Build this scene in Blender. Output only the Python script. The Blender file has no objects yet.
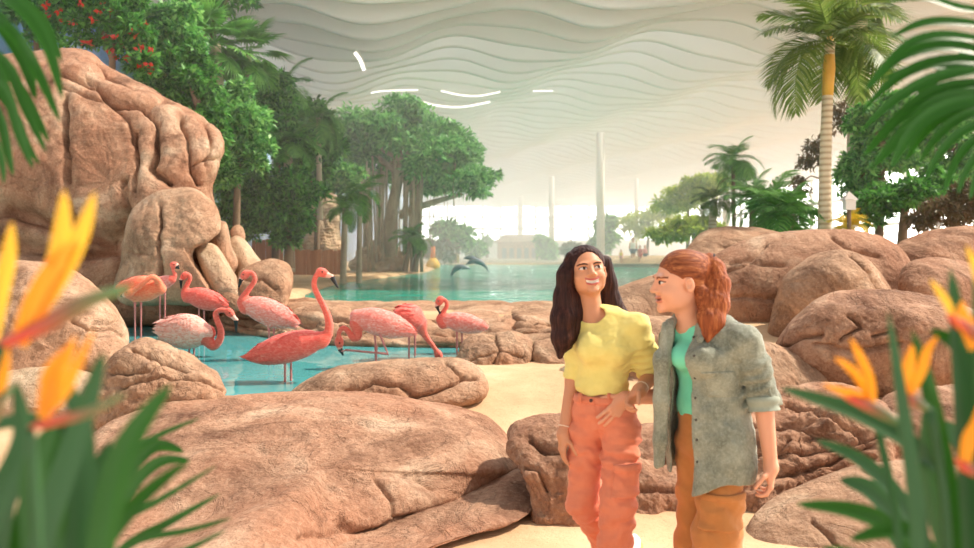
EXPOSURE, WORLD, SUN, HAZE, LEAFGAIN, GLOW = 0.12, 2.3, 5.5, .017, 2.1, 9.5
import bpy, math, random
import numpy as np
from mathutils import Vector, Matrix

SC = bpy.context.scene
COL = SC.collection
PI = math.pi
F, HY, CH = 843.0, 250.0, 1.62          # focal length in pixels, horizon row, eye height


def at(px, py, Y):
    """point of the hall that stands Y metres ahead and shows at (px, py)"""
    return np.array([(px - 487.0) * Y / F, Y, CH - (py - HY) * Y / F])


# ------------------------------------------------------------------ noise
_rng = np.random.RandomState(7)
_perm = np.concatenate([_rng.permutation(256)] * 2).astype(np.int32)
_grad = _rng.normal(size=(256, 3))
_grad /= np.linalg.norm(_grad, axis=1)[:, None]
_grad = _grad.astype(np.float32)


def perlin(p):
    p = np.asarray(p, np.float32)
    i = np.floor(p).astype(np.int32)
    f = p - i
    u = f * f * f * (f * (f * 6 - 15) + 10)
    i &= 255
    out = 0
    for dx in (0, 1):
        wx = u[..., 0] if dx else 1 - u[..., 0]
        a = _perm[(i[..., 0] + dx) & 255]
        for dy in (0, 1):
            wy = u[..., 1] if dy else 1 - u[..., 1]
            b = _perm[(a + i[..., 1] + dy) & 511]
            for dz in (0, 1):
                wz = u[..., 2] if dz else 1 - u[..., 2]
                g = _grad[_perm[(b + i[..., 2] + dz) & 511]]
                d = g[..., 0] * (f[..., 0] - dx) + g[..., 1] * (f[..., 1] - dy) + g[..., 2] * (f[..., 2] - dz)
                out = out + wx * wy * wz * d
    return out


def fbm(p, oct=4, gain=.5):
    p = np.asarray(p, np.float32)
    a, s, r = 1.0, 1.0, 0
    for k in range(oct):
        r = r + a * perlin(p * s + 17.3 * k)
        a *= gain
        s *= 2.03
    return r


def ridged(p, oct=3):
    a, s, r = 1.0, 1.0, 0
    for k in range(oct):
        r = r + a * (1 - np.abs(perlin(np.asarray(p) * s + 31.7 * k)) * 2)
        a *= .5
        s *= 2.1
    return r / 1.75


def sstep(a, b, x):
    t = np.clip((np.asarray(x, float) - a) / (b - a), 0, 1)
    return t * t * (3 - 2 * t)


def catmull(pts, n, closed=False):
    """n points along a smooth curve through pts (rows of any width)"""
    P = np.asarray(pts, float)
    m = len(P)
    seg = m if closed else m - 1
    t = np.linspace(0, seg, n, endpoint=not closed)
    k = np.minimum(t.astype(int), seg - 1)
    f = (t - k)[:, None]
    if closed:
        a, b, c, d = P[(k - 1) % m], P[k % m], P[(k + 1) % m], P[(k + 2) % m]
    else:
        a, b, c, d = P[np.maximum(k - 1, 0)], P[k], P[np.minimum(k + 1, m - 1)], P[np.minimum(k + 2, m - 1)]
    return .5 * (2 * b + (c - a) * f + (2 * a - 5 * b + 4 * c - d) * f ** 2 + (3 * b - a - 3 * c + d) * f ** 3)


# ------------------------------------------------------------------ mesh building
class MB:
    """collects shapes and links them as one mesh object"""

    def __init__(self):
        self.v, self.f, self.m, self.n = [], [], [], 0

    def add(self, V, Fs, mi=0):
        V = np.asarray(V, float)
        Fs = np.asarray(Fs, np.int64)
        self.v.append(V)
        self.f.append((Fs + self.n, mi))
        self.n += len(V)

    def grid(self, G, mi=0, cu=False, cv=False):
        """G: (a, b, 3) array of points"""
        a, b = G.shape[:2]
        I = np.arange(a * b).reshape(a, b)
        if cu:
            I = np.vstack([I, I[:1]])
        if cv:
            I = np.hstack([I, I[:, :1]])
        q = np.stack([I[:-1, :-1], I[1:, :-1], I[1:, 1:], I[:-1, 1:]], -1).reshape(-1, 4)
        self.add(G.reshape(-1, 3), q, mi)

    def box(self, c, s, R=None, mi=0):
        V = np.array([[x, y, z] for x in (-.5, .5) for y in (-.5, .5) for z in (-.5, .5)]) * np.asarray(s, float)
        if R is not None:
            V = V @ np.asarray(R).T
        self.add(V + np.asarray(c, float), [[0, 1, 3, 2], [4, 6, 7, 5], [0, 4, 5, 1], [2, 3, 7, 6], [0, 2, 6, 4], [1, 5, 7, 3]], mi)

    def tube(self, pts, rad, n=8, mi=0, caps=True, flat=1.0):
        P = np.asarray(pts, float)
        r = np.broadcast_to(np.asarray(rad, float), (len(P),))
        T = np.gradient(P, axis=0)
        T /= np.linalg.norm(T, axis=1)[:, None] + 1e-9
        up = np.array([0, 0, 1.0]) if abs(T[0][2]) < .9 else np.array([1.0, 0, 0])
        a = np.cross(T[0], up)
        a /= np.linalg.norm(a)
        rings = []
        th = np.linspace(0, 2 * PI, n, endpoint=False)
        for k in range(len(P)):
            a = a - T[k] * (a @ T[k])
            a /= np.linalg.norm(a) + 1e-9
            b = np.cross(T[k], a)
            rings.append(P[k] + r[k] * (np.cos(th)[:, None] * a + flat * np.sin(th)[:, None] * b))
        G = np.array(rings)
        if caps:
            G = np.concatenate([np.broadcast_to(P[0], (1, n, 3)), G, np.broadcast_to(P[-1], (1, n, 3))])
        self.grid(G, mi, cv=True)

    def lathe(self, c, prof, n=24, mi=0):
        th = np.linspace(0, 2 * PI, n, endpoint=False)
        G = np.array([[[c[0] + r * math.cos(t), c[1] + r * math.sin(t), c[2] + z] for t in th] for r, z in prof])
        self.grid(G, mi, cv=True)

    def ball(self, c, r, n=12, mi=0, R=None):
        u = np.linspace(-PI / 2, PI / 2, n // 2 + 2)
        w = np.linspace(0, 2 * PI, n, endpoint=False)
        G = np.stack([np.cos(u)[:, None] * np.cos(w), np.cos(u)[:, None] * np.sin(w), np.sin(u)[:, None] * np.ones(n)], -1) * np.broadcast_to(np.asarray(r, float), (3,))
        if R is not None:
            G = G @ np.asarray(R).T
        self.grid(G + np.asarray(c, float), mi, cv=True)

    def leaves(self, C, D, N, L, W, mi=0, bend=.15):
        """C: n leaf bases, D: n directions, N: n face normals, L/W: lengths, widths; pointed folded leaves"""
        C, D, N = (np.asarray(a, float) for a in (C, D, N))
        n = len(C)
        D = D / (np.linalg.norm(D, axis=1)[:, None] + 1e-9)
        S = np.cross(D, N)
        S /= np.linalg.norm(S, axis=1)[:, None] + 1e-9
        N = np.cross(S, D)
        L = np.broadcast_to(np.asarray(L, float), (n,))[:, None]
        W = np.broadcast_to(np.asarray(W, float), (n,))[:, None]
        V = np.stack([C, C + D * L * .45 + S * W * .5 + N * L * bend * .4, C + D * L - N * L * bend, C + D * L * .45 - S * W * .5 + N * L * bend * .4], 1)
        self.add(V.reshape(-1, 3), np.arange(4 * n).reshape(n, 4), mi)

    def blade(self, pts, W, side, mi=0, fold=.0, nu=5):
        """a long leaf: pts spine, W half widths, side vectors (rows or one)"""
        P = np.asarray(pts, float)
        W = np.asarray(W, float)
        S = np.broadcast_to(np.asarray(side, float), P.shape).copy()
        T = np.gradient(P, axis=0)
        T /= np.linalg.norm(T, axis=1)[:, None] + 1e-9
        S -= T * (S * T).sum(1)[:, None]
        S /= np.linalg.norm(S, axis=1)[:, None] + 1e-9
        Nn = np.cross(S, T)
        u = np.linspace(-1, 1, nu)
        G = P[:, None] + W[:, None, None] * (u[None, :, None] * S[:, None] + fold * np.abs(u)[None, :, None] * Nn[:, None])
        self.grid(G, mi)

    def data(self):
        return np.concatenate(self.v) if self.v else np.zeros((0, 3))

    def build(self, name, mats, parent=None, origin=None, smooth=True):
        V = self.data()
        if origin is None:
            origin = np.array([*(V[:, :2].min(0) + V[:, :2].max(0)) / 2, V[:, 2].min()]) if parent is None else np.array(parent['_o'])
        origin = np.asarray(origin, float)
        return mesh_obj(name, V - origin, self.f, mats, parent, origin, smooth)


def mesh_obj(name, V, groups, mats, parent=None, origin=(0, 0, 0), smooth=True):
    me = bpy.data.meshes.new(name)
    loops, sizes, mis = [], [], []
    for Fs, mi in groups:
        if len(Fs) == 0:
            continue
        loops.append(Fs.ravel())
        sizes.append(np.full(len(Fs), Fs.shape[1]))
        mis.append(np.full(len(Fs), mi) if np.isscalar(mi) else np.asarray(mi))
    loops = np.concatenate(loops).astype(np.int32)
    sizes = np.concatenate(sizes).astype(np.int32)
    mis = np.concatenate(mis).astype(np.int32)
    me.vertices.add(len(V))
    me.vertices.foreach_set('co', np.asarray(V, np.float32).ravel())
    me.loops.add(len(loops))
    me.loops.foreach_set('vertex_index', loops)
    me.polygons.add(len(sizes))
    me.polygons.foreach_set('loop_start', np.concatenate([[0], np.cumsum(sizes)[:-1]]).astype(np.int32))
    me.polygons.foreach_set('material_index', mis)
    me.update(calc_edges=True)
    me.validate()
    me.polygons.foreach_set('use_smooth', np.full(len(me.polygons), smooth))
    if not isinstance(mats, (list, tuple)):
        mats = [mats]
    for m in mats:
        me.materials.append(m)
    o = bpy.data.objects.new(name, me)
    COL.objects.link(o)
    o.rotation_mode = 'XYZ'
    if parent is not None:
        o.parent = parent
        po = np.array(parent['_o'])
        o.location = tuple(np.asarray(origin) - po)
    else:
        o.location = tuple(origin)
    o['_o'] = [float(x) for x in origin]
    return o


def empty(name, loc):
    o = bpy.data.objects.new(name, None)
    COL.objects.link(o)
    o.location = tuple(float(x) for x in loc)
    o.empty_display_size = .1
    o['_o'] = [float(x) for x in loc]
    return o


def tag(o, label, cat, group=None, kind=None):
    o['label'] = label
    o['category'] = cat
    if group:
        o['group'] = group
    if kind:
        o['kind'] = kind
    return o


def struct(o, label=None):
    o['kind'] = 'structure'
    if label:
        o['label'] = label
    return o


# ------------------------------------------------------------------ implicit surfaces -> meshes
def smin(a, b, k):
    h = np.maximum(k - np.abs(a - b), 0) / k
    return np.minimum(a, b) - h * h * k * .25


def smax(a, b, k):
    return -smin(-a, -b, k)


def cone(P, a, b, r1, r2):
    """capsule with two radii"""
    a, b = np.asarray(a, np.float32), np.asarray(b, np.float32)
    ba = b - a
    pa = P - a
    h = np.clip((pa @ ba) / (ba @ ba + 1e-12), 0, 1)
    return np.linalg.norm(pa - h[..., None] * ba, axis=-1) - (r1 + (r2 - r1) * h)


def ell(P, c, r, R=None):
    q = P - np.asarray(c, np.float32)
    if R is not None:
        q = q @ np.asarray(R, np.float32)
    r = np.asarray(r, np.float32)
    k0 = np.linalg.norm(q / r, axis=-1)
    k1 = np.linalg.norm(q / (r * r), axis=-1) + 1e-9
    return k0 * (k0 - 1) / k1


def chain(P, pts, rads, k=.02, d=None):
    for i in range(len(pts) - 1):
        c = cone(P, pts[i], pts[i + 1], rads[i], rads[i + 1])
        d = c if d is None else smin(d, c, k)
    return d


def surf(f, lo, hi, h):
    """surface-net mesh of f = 0 -> (V, quads)"""
    lo, hi = np.asarray(lo, float), np.asarray(hi, float)
    n = np.ceil((hi - lo) / h).astype(int) + 1
    ax = [lo[i] + h * np.arange(n[i]) for i in range(3)]
    P = np.stack(np.meshgrid(*ax, indexing='ij'), -1).astype(np.float32)
    D = np.asarray(f(P), np.float32)
    ins = D < 0
    nx, ny, nz = n
    offs = [(i, j, k) for i in (0, 1) for j in (0, 1) for k in (0, 1)]
    sl = lambda A, o: A[o[0]:nx - 1 + o[0], o[1]:ny - 1 + o[1], o[2]:nz - 1 + o[2]]
    cnt = sum(sl(ins, o).astype(np.int8) for o in offs)
    cells = np.argwhere((cnt > 0) & (cnt < 8))
    idx = -np.ones((nx - 1, ny - 1, nz - 1), np.int64)
    idx[tuple(cells.T)] = np.arange(len(cells))
    acc = np.zeros((len(cells), 3))
    w = np.zeros(len(cells))
    for o in offs:
        for a in range(3):
            if o[a]:
                continue
            o2 = list(o)
            o2[a] = 1
            d0 = D[tuple((cells + o).T)]
            d1 = D[tuple((cells + o2).T)]
            c = (d0 < 0) != (d1 < 0)
            t = np.where(c, d0 / np.where(c, d0 - d1, 1), 0)
            p = np.array(o, float)[None] + np.zeros((len(cells), 3))
            p[:, a] = t
            acc += np.where(c[:, None], p, 0)
            w += c
    V = lo + h * (cells + acc / w[:, None])
    quads = []
    for a in range(3):
        b, c = (a + 1) % 3, (a + 2) % 3
        s0 = [slice(1, -1)] * 3
        s0[a] = slice(0, -1)
        s1 = list(s0)
        s1[a] = slice(1, None)
        A, B = ins[tuple(s0)], ins[tuple(s1)]
        for flip, msk in ((False, A & ~B), (True, ~A & B)):
            e = np.argwhere(msk)
            if not len(e):
                continue
            off = np.ones(3, int)
            off[a] = 0
            e = e + off
            q = []
            for db, dc in ((1, 1), (0, 1), (0, 0), (1, 0)):
                x = e.copy()
                x[:, b] -= db
                x[:, c] -= dc
                q.append(idx[tuple(x.T)])
            q = np.stack(q, -1)
            quads.append(q[:, ::-1] if flip else q)
    return V, np.concatenate(quads)


def rot(ax, deg):
    return np.array(Matrix.Rotation(math.radians(deg), 3, ax))


# ------------------------------------------------------------------ materials
def srgb(r, g, b):
    f = lambda c: c / 12.92 if c <= .04045 else ((c + .055) / 1.055) ** 2.4
    return (f(r / 255), f(g / 255), f(b / 255), 1)


class NT:
    def __init__(self, name):
        self.m = bpy.data.materials.new(name)
        self.m.use_nodes = True
        self.t = self.m.node_tree
        self.t.nodes.clear()
        self.out = self.n('ShaderNodeOutputMaterial')

    def n(self, typ, ins=None, **kw):
        nd = self.t.nodes.new(typ)
        for k, v in kw.items():
            setattr(nd, k, v)
        for k, v in (ins or {}).items():
            s = nd.inputs[k]
            if isinstance(v, bpy.types.NodeSocket):
                self.t.links.new(v, s)
            else:
                s.default_value = v
        return nd

    def ramp(self, fac, stops):
        nd = self.n('ShaderNodeValToRGB', {'Fac': fac})
        e = nd.color_ramp.elements
        while len(e) > 1:
            e.remove(e[-1])
        e[0].position, e[0].color = stops[0]
        for p, c in stops[1:]:
            x = e.new(p)
            x.color = c
        return nd.outputs['Color']

    def noise(self, vec, scale, detail=4, rough=.55, dist=0):
        return self.n('ShaderNodeTexNoise', {'Vector': vec, 'Scale': scale, 'Detail': detail, 'Roughness': rough, 'Distortion': dist}).outputs['Fac']

    def bump(self, h, strength, dist=.02, prev=None):
        i = {'Height': h, 'Strength': strength, 'Distance': dist}
        if prev is not None:
            i['Normal'] = prev
        return self.n('ShaderNodeBump', i).outputs['Normal']

    def obj(self):
        return self.n('ShaderNodeTexCoord').outputs['Object']

    def mapping(self, vec, sc):
        return self.n('ShaderNodeMapping', {'Vector': vec, 'Scale': sc}).outputs['Vector']

    def done(self, sh):
        self.t.links.new(sh, self.out.inputs['Surface'])
        return self.m

    def pbr(self, col, rough=.6, normal=None, **kw):
        i = {'Base Color': col, 'Roughness': rough}
        if normal is not None:
            i['Normal'] = normal
        for k, v in kw.items():
            i[k.replace('_', ' ')] = v
        return self.n('ShaderNodeBsdfPrincipled', i).outputs['BSDF']


def mix_rgb(t, f, a, b):
    nd = t.n('ShaderNodeMix', data_type='RGBA')
    for k, v in ((0, f), (6, a), (7, b)):
        if isinstance(v, bpy.types.NodeSocket):
            t.t.links.new(v, nd.inputs[k])
        else:
            nd.inputs[k].default_value = v
    return nd.outputs[2]


def plain(name, c, rough=.6, **kw):
    t = NT(name)
    return t.done(t.pbr(c, rough, **kw))


def mottled(name, stops, scale, rough=.8, bump=.3, bscale=None, dist=.01, sc=(1, 1, 1), detail=5):
    t = NT(name)
    v = t.mapping(t.obj(), sc)
    c = t.ramp(t.noise(v, scale, detail, .6), stops)
    nb = t.bump(t.noise(v, bscale or scale * 4, 5, .6), bump, dist)
    return t.done(t.pbr(c, rough, nb))


def rock_mat(name, lo, mid, hi, red):
    t = NT(name)
    v = t.obj()
    c = t.ramp(t.noise(v, 1.1, 8, .68, .6), [(.34, lo), (.5, mid), (.66, hi)])
    c = mix_rgb(t, t.ramp(t.noise(v, .7, 5, .6), [(.44, (0, 0, 0, 1)), (.62, (.8, .8, .8, 1))]), c, red)
    g = t.noise(v, 34, 6, .75)
    c = mix_rgb(t, t.ramp(g, [(.36, (.4, .4, .4, 1)), (.5, (0, 0, 0, 1))]), c, lo)
    c = mix_rgb(t, t.ramp(g, [(.54, (0, 0, 0, 1)), (.66, (.3, .3, .3, 1))]), c, hi)
    st = t.noise(t.mapping(v, (1.2, 1.2, .35)), 3.2, 6, .65, 1.0)
    c = mix_rgb(t, t.ramp(st, [(.55, (0, 0, 0, 1)), (.7, (.5, .5, .5, 1))]), c, lo)
    n1 = t.bump(t.noise(v, 4.5, 9, .66), .85, .09)
    cr = t.ramp(t.noise(v, 1.3, 7, .62, .8), [(.485, (1, 1, 1, 1)), (.5, (0, 0, 0, 1)), (.515, (1, 1, 1, 1))])
    n1 = t.bump(cr, .55, .05, n1)
    n2 = t.bump(g, .6, .018, n1)
    return t.done(t.pbr(c, .88, n2, Specular_IOR_Level=.2))


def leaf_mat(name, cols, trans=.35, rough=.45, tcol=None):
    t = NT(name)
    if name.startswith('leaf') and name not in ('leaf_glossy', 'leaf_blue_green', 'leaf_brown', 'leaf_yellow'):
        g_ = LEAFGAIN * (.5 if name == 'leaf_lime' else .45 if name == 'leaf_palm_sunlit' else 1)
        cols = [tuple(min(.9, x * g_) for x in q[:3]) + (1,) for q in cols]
    r = t.n('ShaderNodeNewGeometry').outputs['Random Per Island']
    k = len(cols)
    c = t.ramp(r, [(i / max(1, k - 1), cc) for i, cc in enumerate(cols)])
    d = t.pbr(c, rough, Specular_IOR_Level=.4)
    tc = c if tcol is None else mix_rgb(t, .6, c, tcol)
    tr = t.n('ShaderNodeBsdfTranslucent', {'Color': tc}).outputs[0]
    return t.done(t.n('ShaderNodeMixShader', {0: trans, 1: d, 2: tr}).outputs[0])


def shade(name, base, var, scale=30, rough=.85, sheen=0.0, weave=0, bump=.25):
    """cloth"""
    t = NT(name)
    v = t.obj()
    c = mix_rgb(t, t.noise(v, scale, 5, .65), base, var)
    h = t.noise(v, scale * 1.3, 6, .6)
    n = t.bump(h, bump, .006)
    if weave:
        w = t.n('ShaderNodeTexWave', {'Vector': v, 'Scale': weave, 'Distortion': .6}).outputs['Fac']
        n = t.bump(w, .12, .002, n)
    return t.done(t.pbr(c, rough, n, Sheen_Weight=sheen))
# ================================================================== camera, world, light
cam = bpy.data.cameras.new('camera')
co = bpy.data.objects.new('camera', cam)
COL.objects.link(co)
co.location = (0, 0, CH)
co.rotation_euler = (PI / 2, 0, 0)
cam.sensor_width = 36
cam.lens = F * 36 / 974
cam.shift_y = -24 / 974
cam.clip_end = 500
cam.clip_start = .05
cam.dof.use_dof = True
cam.dof.focus_distance = 5.6
cam.dof.aperture_fstop = 2.8
SC.camera = co
SC.view_settings.view_transform = 'Standard'
SC.view_settings.look = 'None'
SC.view_settings.exposure = EXPOSURE
SC.view_settings.gamma = 1
SC.cycles.use_denoising = True
SC.cycles.max_bounces = 8
SC.cycles.diffuse_bounces = 4
SC.cycles.glossy_bounces = 3
SC.cycles.transmission_bounces = 6
SC.cycles.transparent_max_bounces = 24
SC.cycles.volume_bounces = 2
SC.cycles.sample_clamp_indirect = 4
SC.cycles.caustics_reflective = False
SC.cycles.caustics_refractive = False

w = bpy.data.worlds.new('world')
SC.world = w
w.use_nodes = True
wt = w.node_tree
wt.nodes.clear()
wo = wt.nodes.new('ShaderNodeOutputWorld')
wb = wt.nodes.new('ShaderNodeBackground')
wr = wt.nodes.new('ShaderNodeValToRGB')
wg = wt.nodes.new('ShaderNodeTexCoord')
wx = wt.nodes.new('ShaderNodeSeparateXYZ')
wt.links.new(wg.outputs['Generated'], wx.inputs[0])
wt.links.new(wx.outputs['Z'], wr.inputs[0])
wr.color_ramp.elements[0].position = 0
wr.color_ramp.elements[0].color = (1, .95, .88, 1)
wr.color_ramp.elements[1].position = .3
wr.color_ramp.elements[1].color = (.24, .245, .25, 1)
_e = wr.color_ramp.elements.new(.8)
_e.color = (.17, .175, .18, 1)
wd = wt.nodes.new('ShaderNodeVectorMath')
wd.operation = 'DOT_PRODUCT'
wd.inputs[1].default_value = (.45, .89, .05)
wt.links.new(wg.outputs['Generated'], wd.inputs[0])
wp = wt.nodes.new('ShaderNodeMapRange')
wp.inputs[1].default_value = .2
wp.inputs[2].default_value = 1.0
wp.inputs[3].default_value = 1.0
wp.inputs[4].default_value = GLOW
wt.links.new(wd.outputs['Value'], wp.inputs[0])
wm = wt.nodes.new('ShaderNodeVectorMath')
wm.operation = 'SCALE'
wt.links.new(wr.outputs[0], wm.inputs[0])
wt.links.new(wp.outputs[0], wm.inputs['Scale'])
wt.links.new(wm.outputs[0], wb.inputs[0])
wb.inputs[1].default_value = WORLD
wt.links.new(wb.outputs[0], wo.inputs[0])

sun = bpy.data.lights.new('sun', 'SUN')
sun.energy = SUN
sun.angle = math.radians(1.5)
sun.color = (1, .88, .74)
so = bpy.data.objects.new('sun', sun)
COL.objects.link(so)
SUND = Vector((.62, .15, .77)).normalized()
so.rotation_euler = SUND.to_track_quat('Z', 'Y').to_euler()

# ================================================================== ground
def poly_sd(X, Y, poly):
    """signed distance to a polygon, negative inside"""
    P = np.asarray(poly, float)
    d = np.full(X.shape, 1e9)
    s = np.zeros(X.shape, bool)
    for i in range(len(P)):
        a, b = P[i - 1], P[i]
        e = b - a
        wx_, wy_ = X - a[0], Y - a[1]
        t = np.clip((wx_ * e[0] + wy_ * e[1]) / (e @ e), 0, 1)
        d = np.minimum(d, np.hypot(wx_ - t * e[0], wy_ - t * e[1]))
        c = ((a[1] > Y) != (b[1] > Y)) & (X < (b[0] - a[0]) * (Y - a[1]) / (b[1] - a[1] + 1e-12) + a[0])
        s ^= c
    return np.where(s, -d, d)


WZ1, WZ2 = .32, .62
POOL1 = [(-14, 9.9), (-4.6, 9.2), (-3.3, 7.1), (-1.7, 7.1), (-.5, 8.6), (.2, 9.9), (1.2, 11.0), (1.2, 12.2), (-2.0, 12.4), (-4.2, 14.6), (-7.0, 18.4), (-14, 18.6)]
POOL2 = [(-1.6, 14.9), (3.0, 14.6), (7, 15), (9.5, 22), (12, 36), (13, 48.5), (7, 49.5), (6.5, 58), (-3.3, 58), (-2.8, 47), (-2.7, 39), (-3.4, 32.5), (-4.4, 25), (-4.1, 19), (-3.6, 16.6)]


def ground_z(X, Y):
    X = np.asarray(X, float)
    Y = np.asarray(Y, float)
    z = .42 * sstep(5.2, 8.4, Y) + .26 * sstep(9, 13, Y)
    z = z + .55 * sstep(4, 9, X) * sstep(5, 12, Y) + .5 * sstep(-9.5, -11, X) * sstep(19, 24, Y)
    z = z - .35 * sstep(58, 62, Y) * 0
    d1 = poly_sd(X, Y, POOL1)
    z = z + (-.35 - z) * sstep(.1, -.5, d1)
    d2 = poly_sd(X, Y, POOL2)
    z = z + (-.4 - z) * sstep(.35, -.9, d2)
    return z


def terrain(name, x0, x1, y0, y1, st, mat):
    xs = np.arange(x0, x1 + 1e-6, st)
    ys = np.arange(y0, y1 + 1e-6, st)
    X, Y = np.meshgrid(xs, ys, indexing='ij')
    Z = ground_z(X, Y)
    q = np.stack([X, Y, Z * 0], -1)
    Z = Z + .03 * fbm(q * .9, 3) + .008 * fbm(q * 6, 3)
    b = MB()
    b.grid(np.stack([X, Y, Z], -1))
    return struct(b.build(name, mat, origin=(0, 0, 0)))


t = NT('sand')
v = t.obj()
c = t.ramp(t.noise(v, 1.2, 5, .6), [(.3, srgb(190, 154, 118)), (.55, srgb(210, 176, 138)), (.8, srgb(222, 194, 158))])
gr = t.noise(v, 70, 3, .8)
c = mix_rgb(t, t.ramp(gr, [(.3, (.7, .7, .7, 1)), (.42, (0, 0, 0, 1))]), c, srgb(150, 108, 76))
nn = t.bump(gr, .4, .01, t.bump(t.noise(v, 6, 5), .5, .03))
M_SAND = t.done(t.pbr(c, .95, nn, Specular_IOR_Level=.1))
terrain('floor', -14, 26, -1.5, 60, .2, M_SAND)
b = MB()
b.box((18, 104, .55), (110, 90, .2))
struct(b.build('floor_far_hall', mottled('hall_paving', [(.3, srgb(190, 170, 150)), (.7, srgb(215, 196, 175))], .6)))
b = MB()
b.box((49, 20, .5), (46, 80, .3))
struct(b.build('floor_right_hall', M_SAND))

# pool liners and water
def poly_sheet(name, poly, z, mat, st=.5):
    P = np.asarray(poly, float)
    me = bpy.data.meshes.new(name)
    me.from_pydata([(x, y, z) for x, y in P], [], [list(range(len(P)))])
    me.materials.append(mat)
    o = bpy.data.objects.new(name, me)
    COL.objects.link(o)
    o['_o'] = [0, 0, 0]
    return o


def water_mat(name, tint, bscale, bstr, stretch, rough=.03, ior=1.33, deep=None, mixdeep=.5, bdist=.05):
    t = NT(name)
    v = t.mapping(t.obj(), stretch)
    n1 = t.bump(t.noise(v, bscale, 3, .55, .3), bstr, bdist)
    fr = t.n('ShaderNodeFresnel', {'IOR': ior, 'Normal': n1}).outputs[0]
    gl = t.n('ShaderNodeBsdfGlossy', {'Color': (1, 1, 1, 1), 'Roughness': rough, 'Normal': n1}).outputs[0]
    tr = t.n('ShaderNodeBsdfTransparent', {'Color': tint}).outputs[0]
    body = tr
    if deep is not None:
        df = t.n('ShaderNodeBsdfDiffuse', {'Color': deep, 'Normal': n1}).outputs[0]
        body = t.n('ShaderNodeMixShader', {0: mixdeep, 1: tr, 2: df}).outputs[0]
    return t.done(t.n('ShaderNodeMixShader', {0: fr, 1: body, 2: gl}).outputs[0])


M_W1 = water_mat('near_pool_water', (.62, .92, .95, 1), 1.6, .16, (1, .6, 1), ior=1.16, deep=srgb(92, 180, 182), mixdeep=.7)
M_W2 = water_mat('lagoon_water', (.5, .9, .85, 1), 1.5, 1.0, (.4, 1.2, 1), bdist=.14, rough=.05, ior=1.2, deep=srgb(20, 160, 138), mixdeep=.93)
t = NT('pool_liner')
cc = t.ramp(t.noise(t.obj(), 1.0, 3), [(.35, srgb(44, 150, 160)), (.65, srgb(80, 178, 182))])
M_LINER = t.done(t.pbr(cc, .8))
def offset(poly, d):
    P = np.asarray(poly, float)
    c = P.mean(0)
    return [tuple(c + (p - c) * (1 + d / np.linalg.norm(p - c))) for p in P]
# liner shell: the same basin a few millimetres above the sand
def liner(name, poly, zb, wz, mat):
    P = catmull(poly, 140, True)
    rings = []
    for d, z in ((.0, wz - .02), (-.35, wz - .12), (-.6, zb + .12), (-.9, zb + .06)):
        c = P.mean(0)
        q = P + (c - P) / np.linalg.norm(c - P, axis=1)[:, None] * (-d)
        rings.append(np.c_[q, np.full(len(q), z)])
    b = MB()
    b.grid(np.array(rings), cv=True)
    o = b.build(name, mat, origin=(0, 0, 0))
    me = o.data
    return struct(o)


struct(poly_sheet('pool_floor', offset(POOL1, -.35), -.30, M_LINER))
struct(poly_sheet('water_near_pool', offset(POOL1, .1), WZ1, M_W1))
struct(poly_sheet('lagoon_floor', offset(POOL2, -.5), -.3, plain('lagoon_liner', srgb(40, 150, 140), .8)))
struct(poly_sheet('water_lagoon', POOL2, WZ2, M_W2))

# ================================================================== hall shell
CZ = 9.3
FAR = 146.0
t = NT('clear_glass')
M_GLASS = t.done(t.n('ShaderNodeMixShader', {0: .06, 1: t.n('ShaderNodeBsdfTransparent', {'Color': (.97, .98, .97, 1)}).outputs[0], 2: t.n('ShaderNodeBsdfGlossy', {'Roughness': .02}).outputs[0]}).outputs[0])
t = NT('fin_white')
M_FIN = t.done(t.pbr(srgb(240, 238, 234), .7))
t = NT('roof_membrane')
M_ROOF = t.done(t.n('ShaderNodeMixShader', {0: .25, 1: t.n('ShaderNodeBsdfDiffuse', {'Color': srgb(240, 234, 224)}).outputs[0], 2: t.n('ShaderNodeBsdfTranslucent', {'Color': srgb(240, 234, 224)}).outputs[0]}).outputs[0])
M_STEEL = plain('white_steel', srgb(226, 220, 210), .5)
ceil = struct(empty('ceiling', (10, 26, CZ)))
b = MB()
b.box((11.5, 89.5, 11.6), (48, 115, .03))
b.build('skylight', M_GLASS, ceil)
b = MB()
b.box((11.5, 27.5, 11.6), (48, 9, .2))
b.build('roof_slab', M_ROOF, ceil)
xs = np.linspace(-12.2, 35, 150)
k = 0
y = 23.0
while y < FAR - 1:
    amp = .32 + .08 * math.sin(k * .31)
    wv = lambda s: amp * np.sin(xs * .78 + k * .42 + .5 * np.sin(k * .11)) + .07 * np.sin(xs * 1.7 - k * .41) + .25 * np.sin(xs * .23 + k * .05) + s
    zb = CZ + wv(0)
    zt = np.full_like(xs, 11.0)
    G = np.stack([np.c_[xs, np.full_like(xs, y), zt], np.c_[xs, np.full_like(xs, y + .05 * 0), (zb * .5 + zt * .5)], np.c_[xs, np.full_like(xs, y - .12), zb + .1], np.c_[xs, np.full_like(xs, y - .06), zb],
                  np.c_[xs, np.full_like(xs, y + .06), zb], np.c_[xs, np.full_like(xs, y + .1), zb * .5 + zt * .5], np.c_[xs, np.full_like(xs, y + .1), zt]])
    b = MB()
    b.grid(G)
    b.build('fin', M_FIN, ceil)
    k += 1
    y += 1.8

# left wall with a painted backdrop of sky and leaves
t = NT('sky_mural')
v = t.obj()
c = t.ramp(t.noise(v, .22, 5, .6), [(.38, srgb(60, 110, 60)), (.5, srgb(96, 140, 190)), (.6, srgb(150, 185, 225)), (.75, srgb(225, 235, 245))])
M_MURAL = t.done(t.pbr(c, .9))
b = MB()
b.box((-13.2, 80, 6), (.3, 134, 13))
struct(b.build('wall_left', M_MURAL))
b = MB()
b.box((-13.5, 13.0, 5.5), (3, .3, 12))
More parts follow.
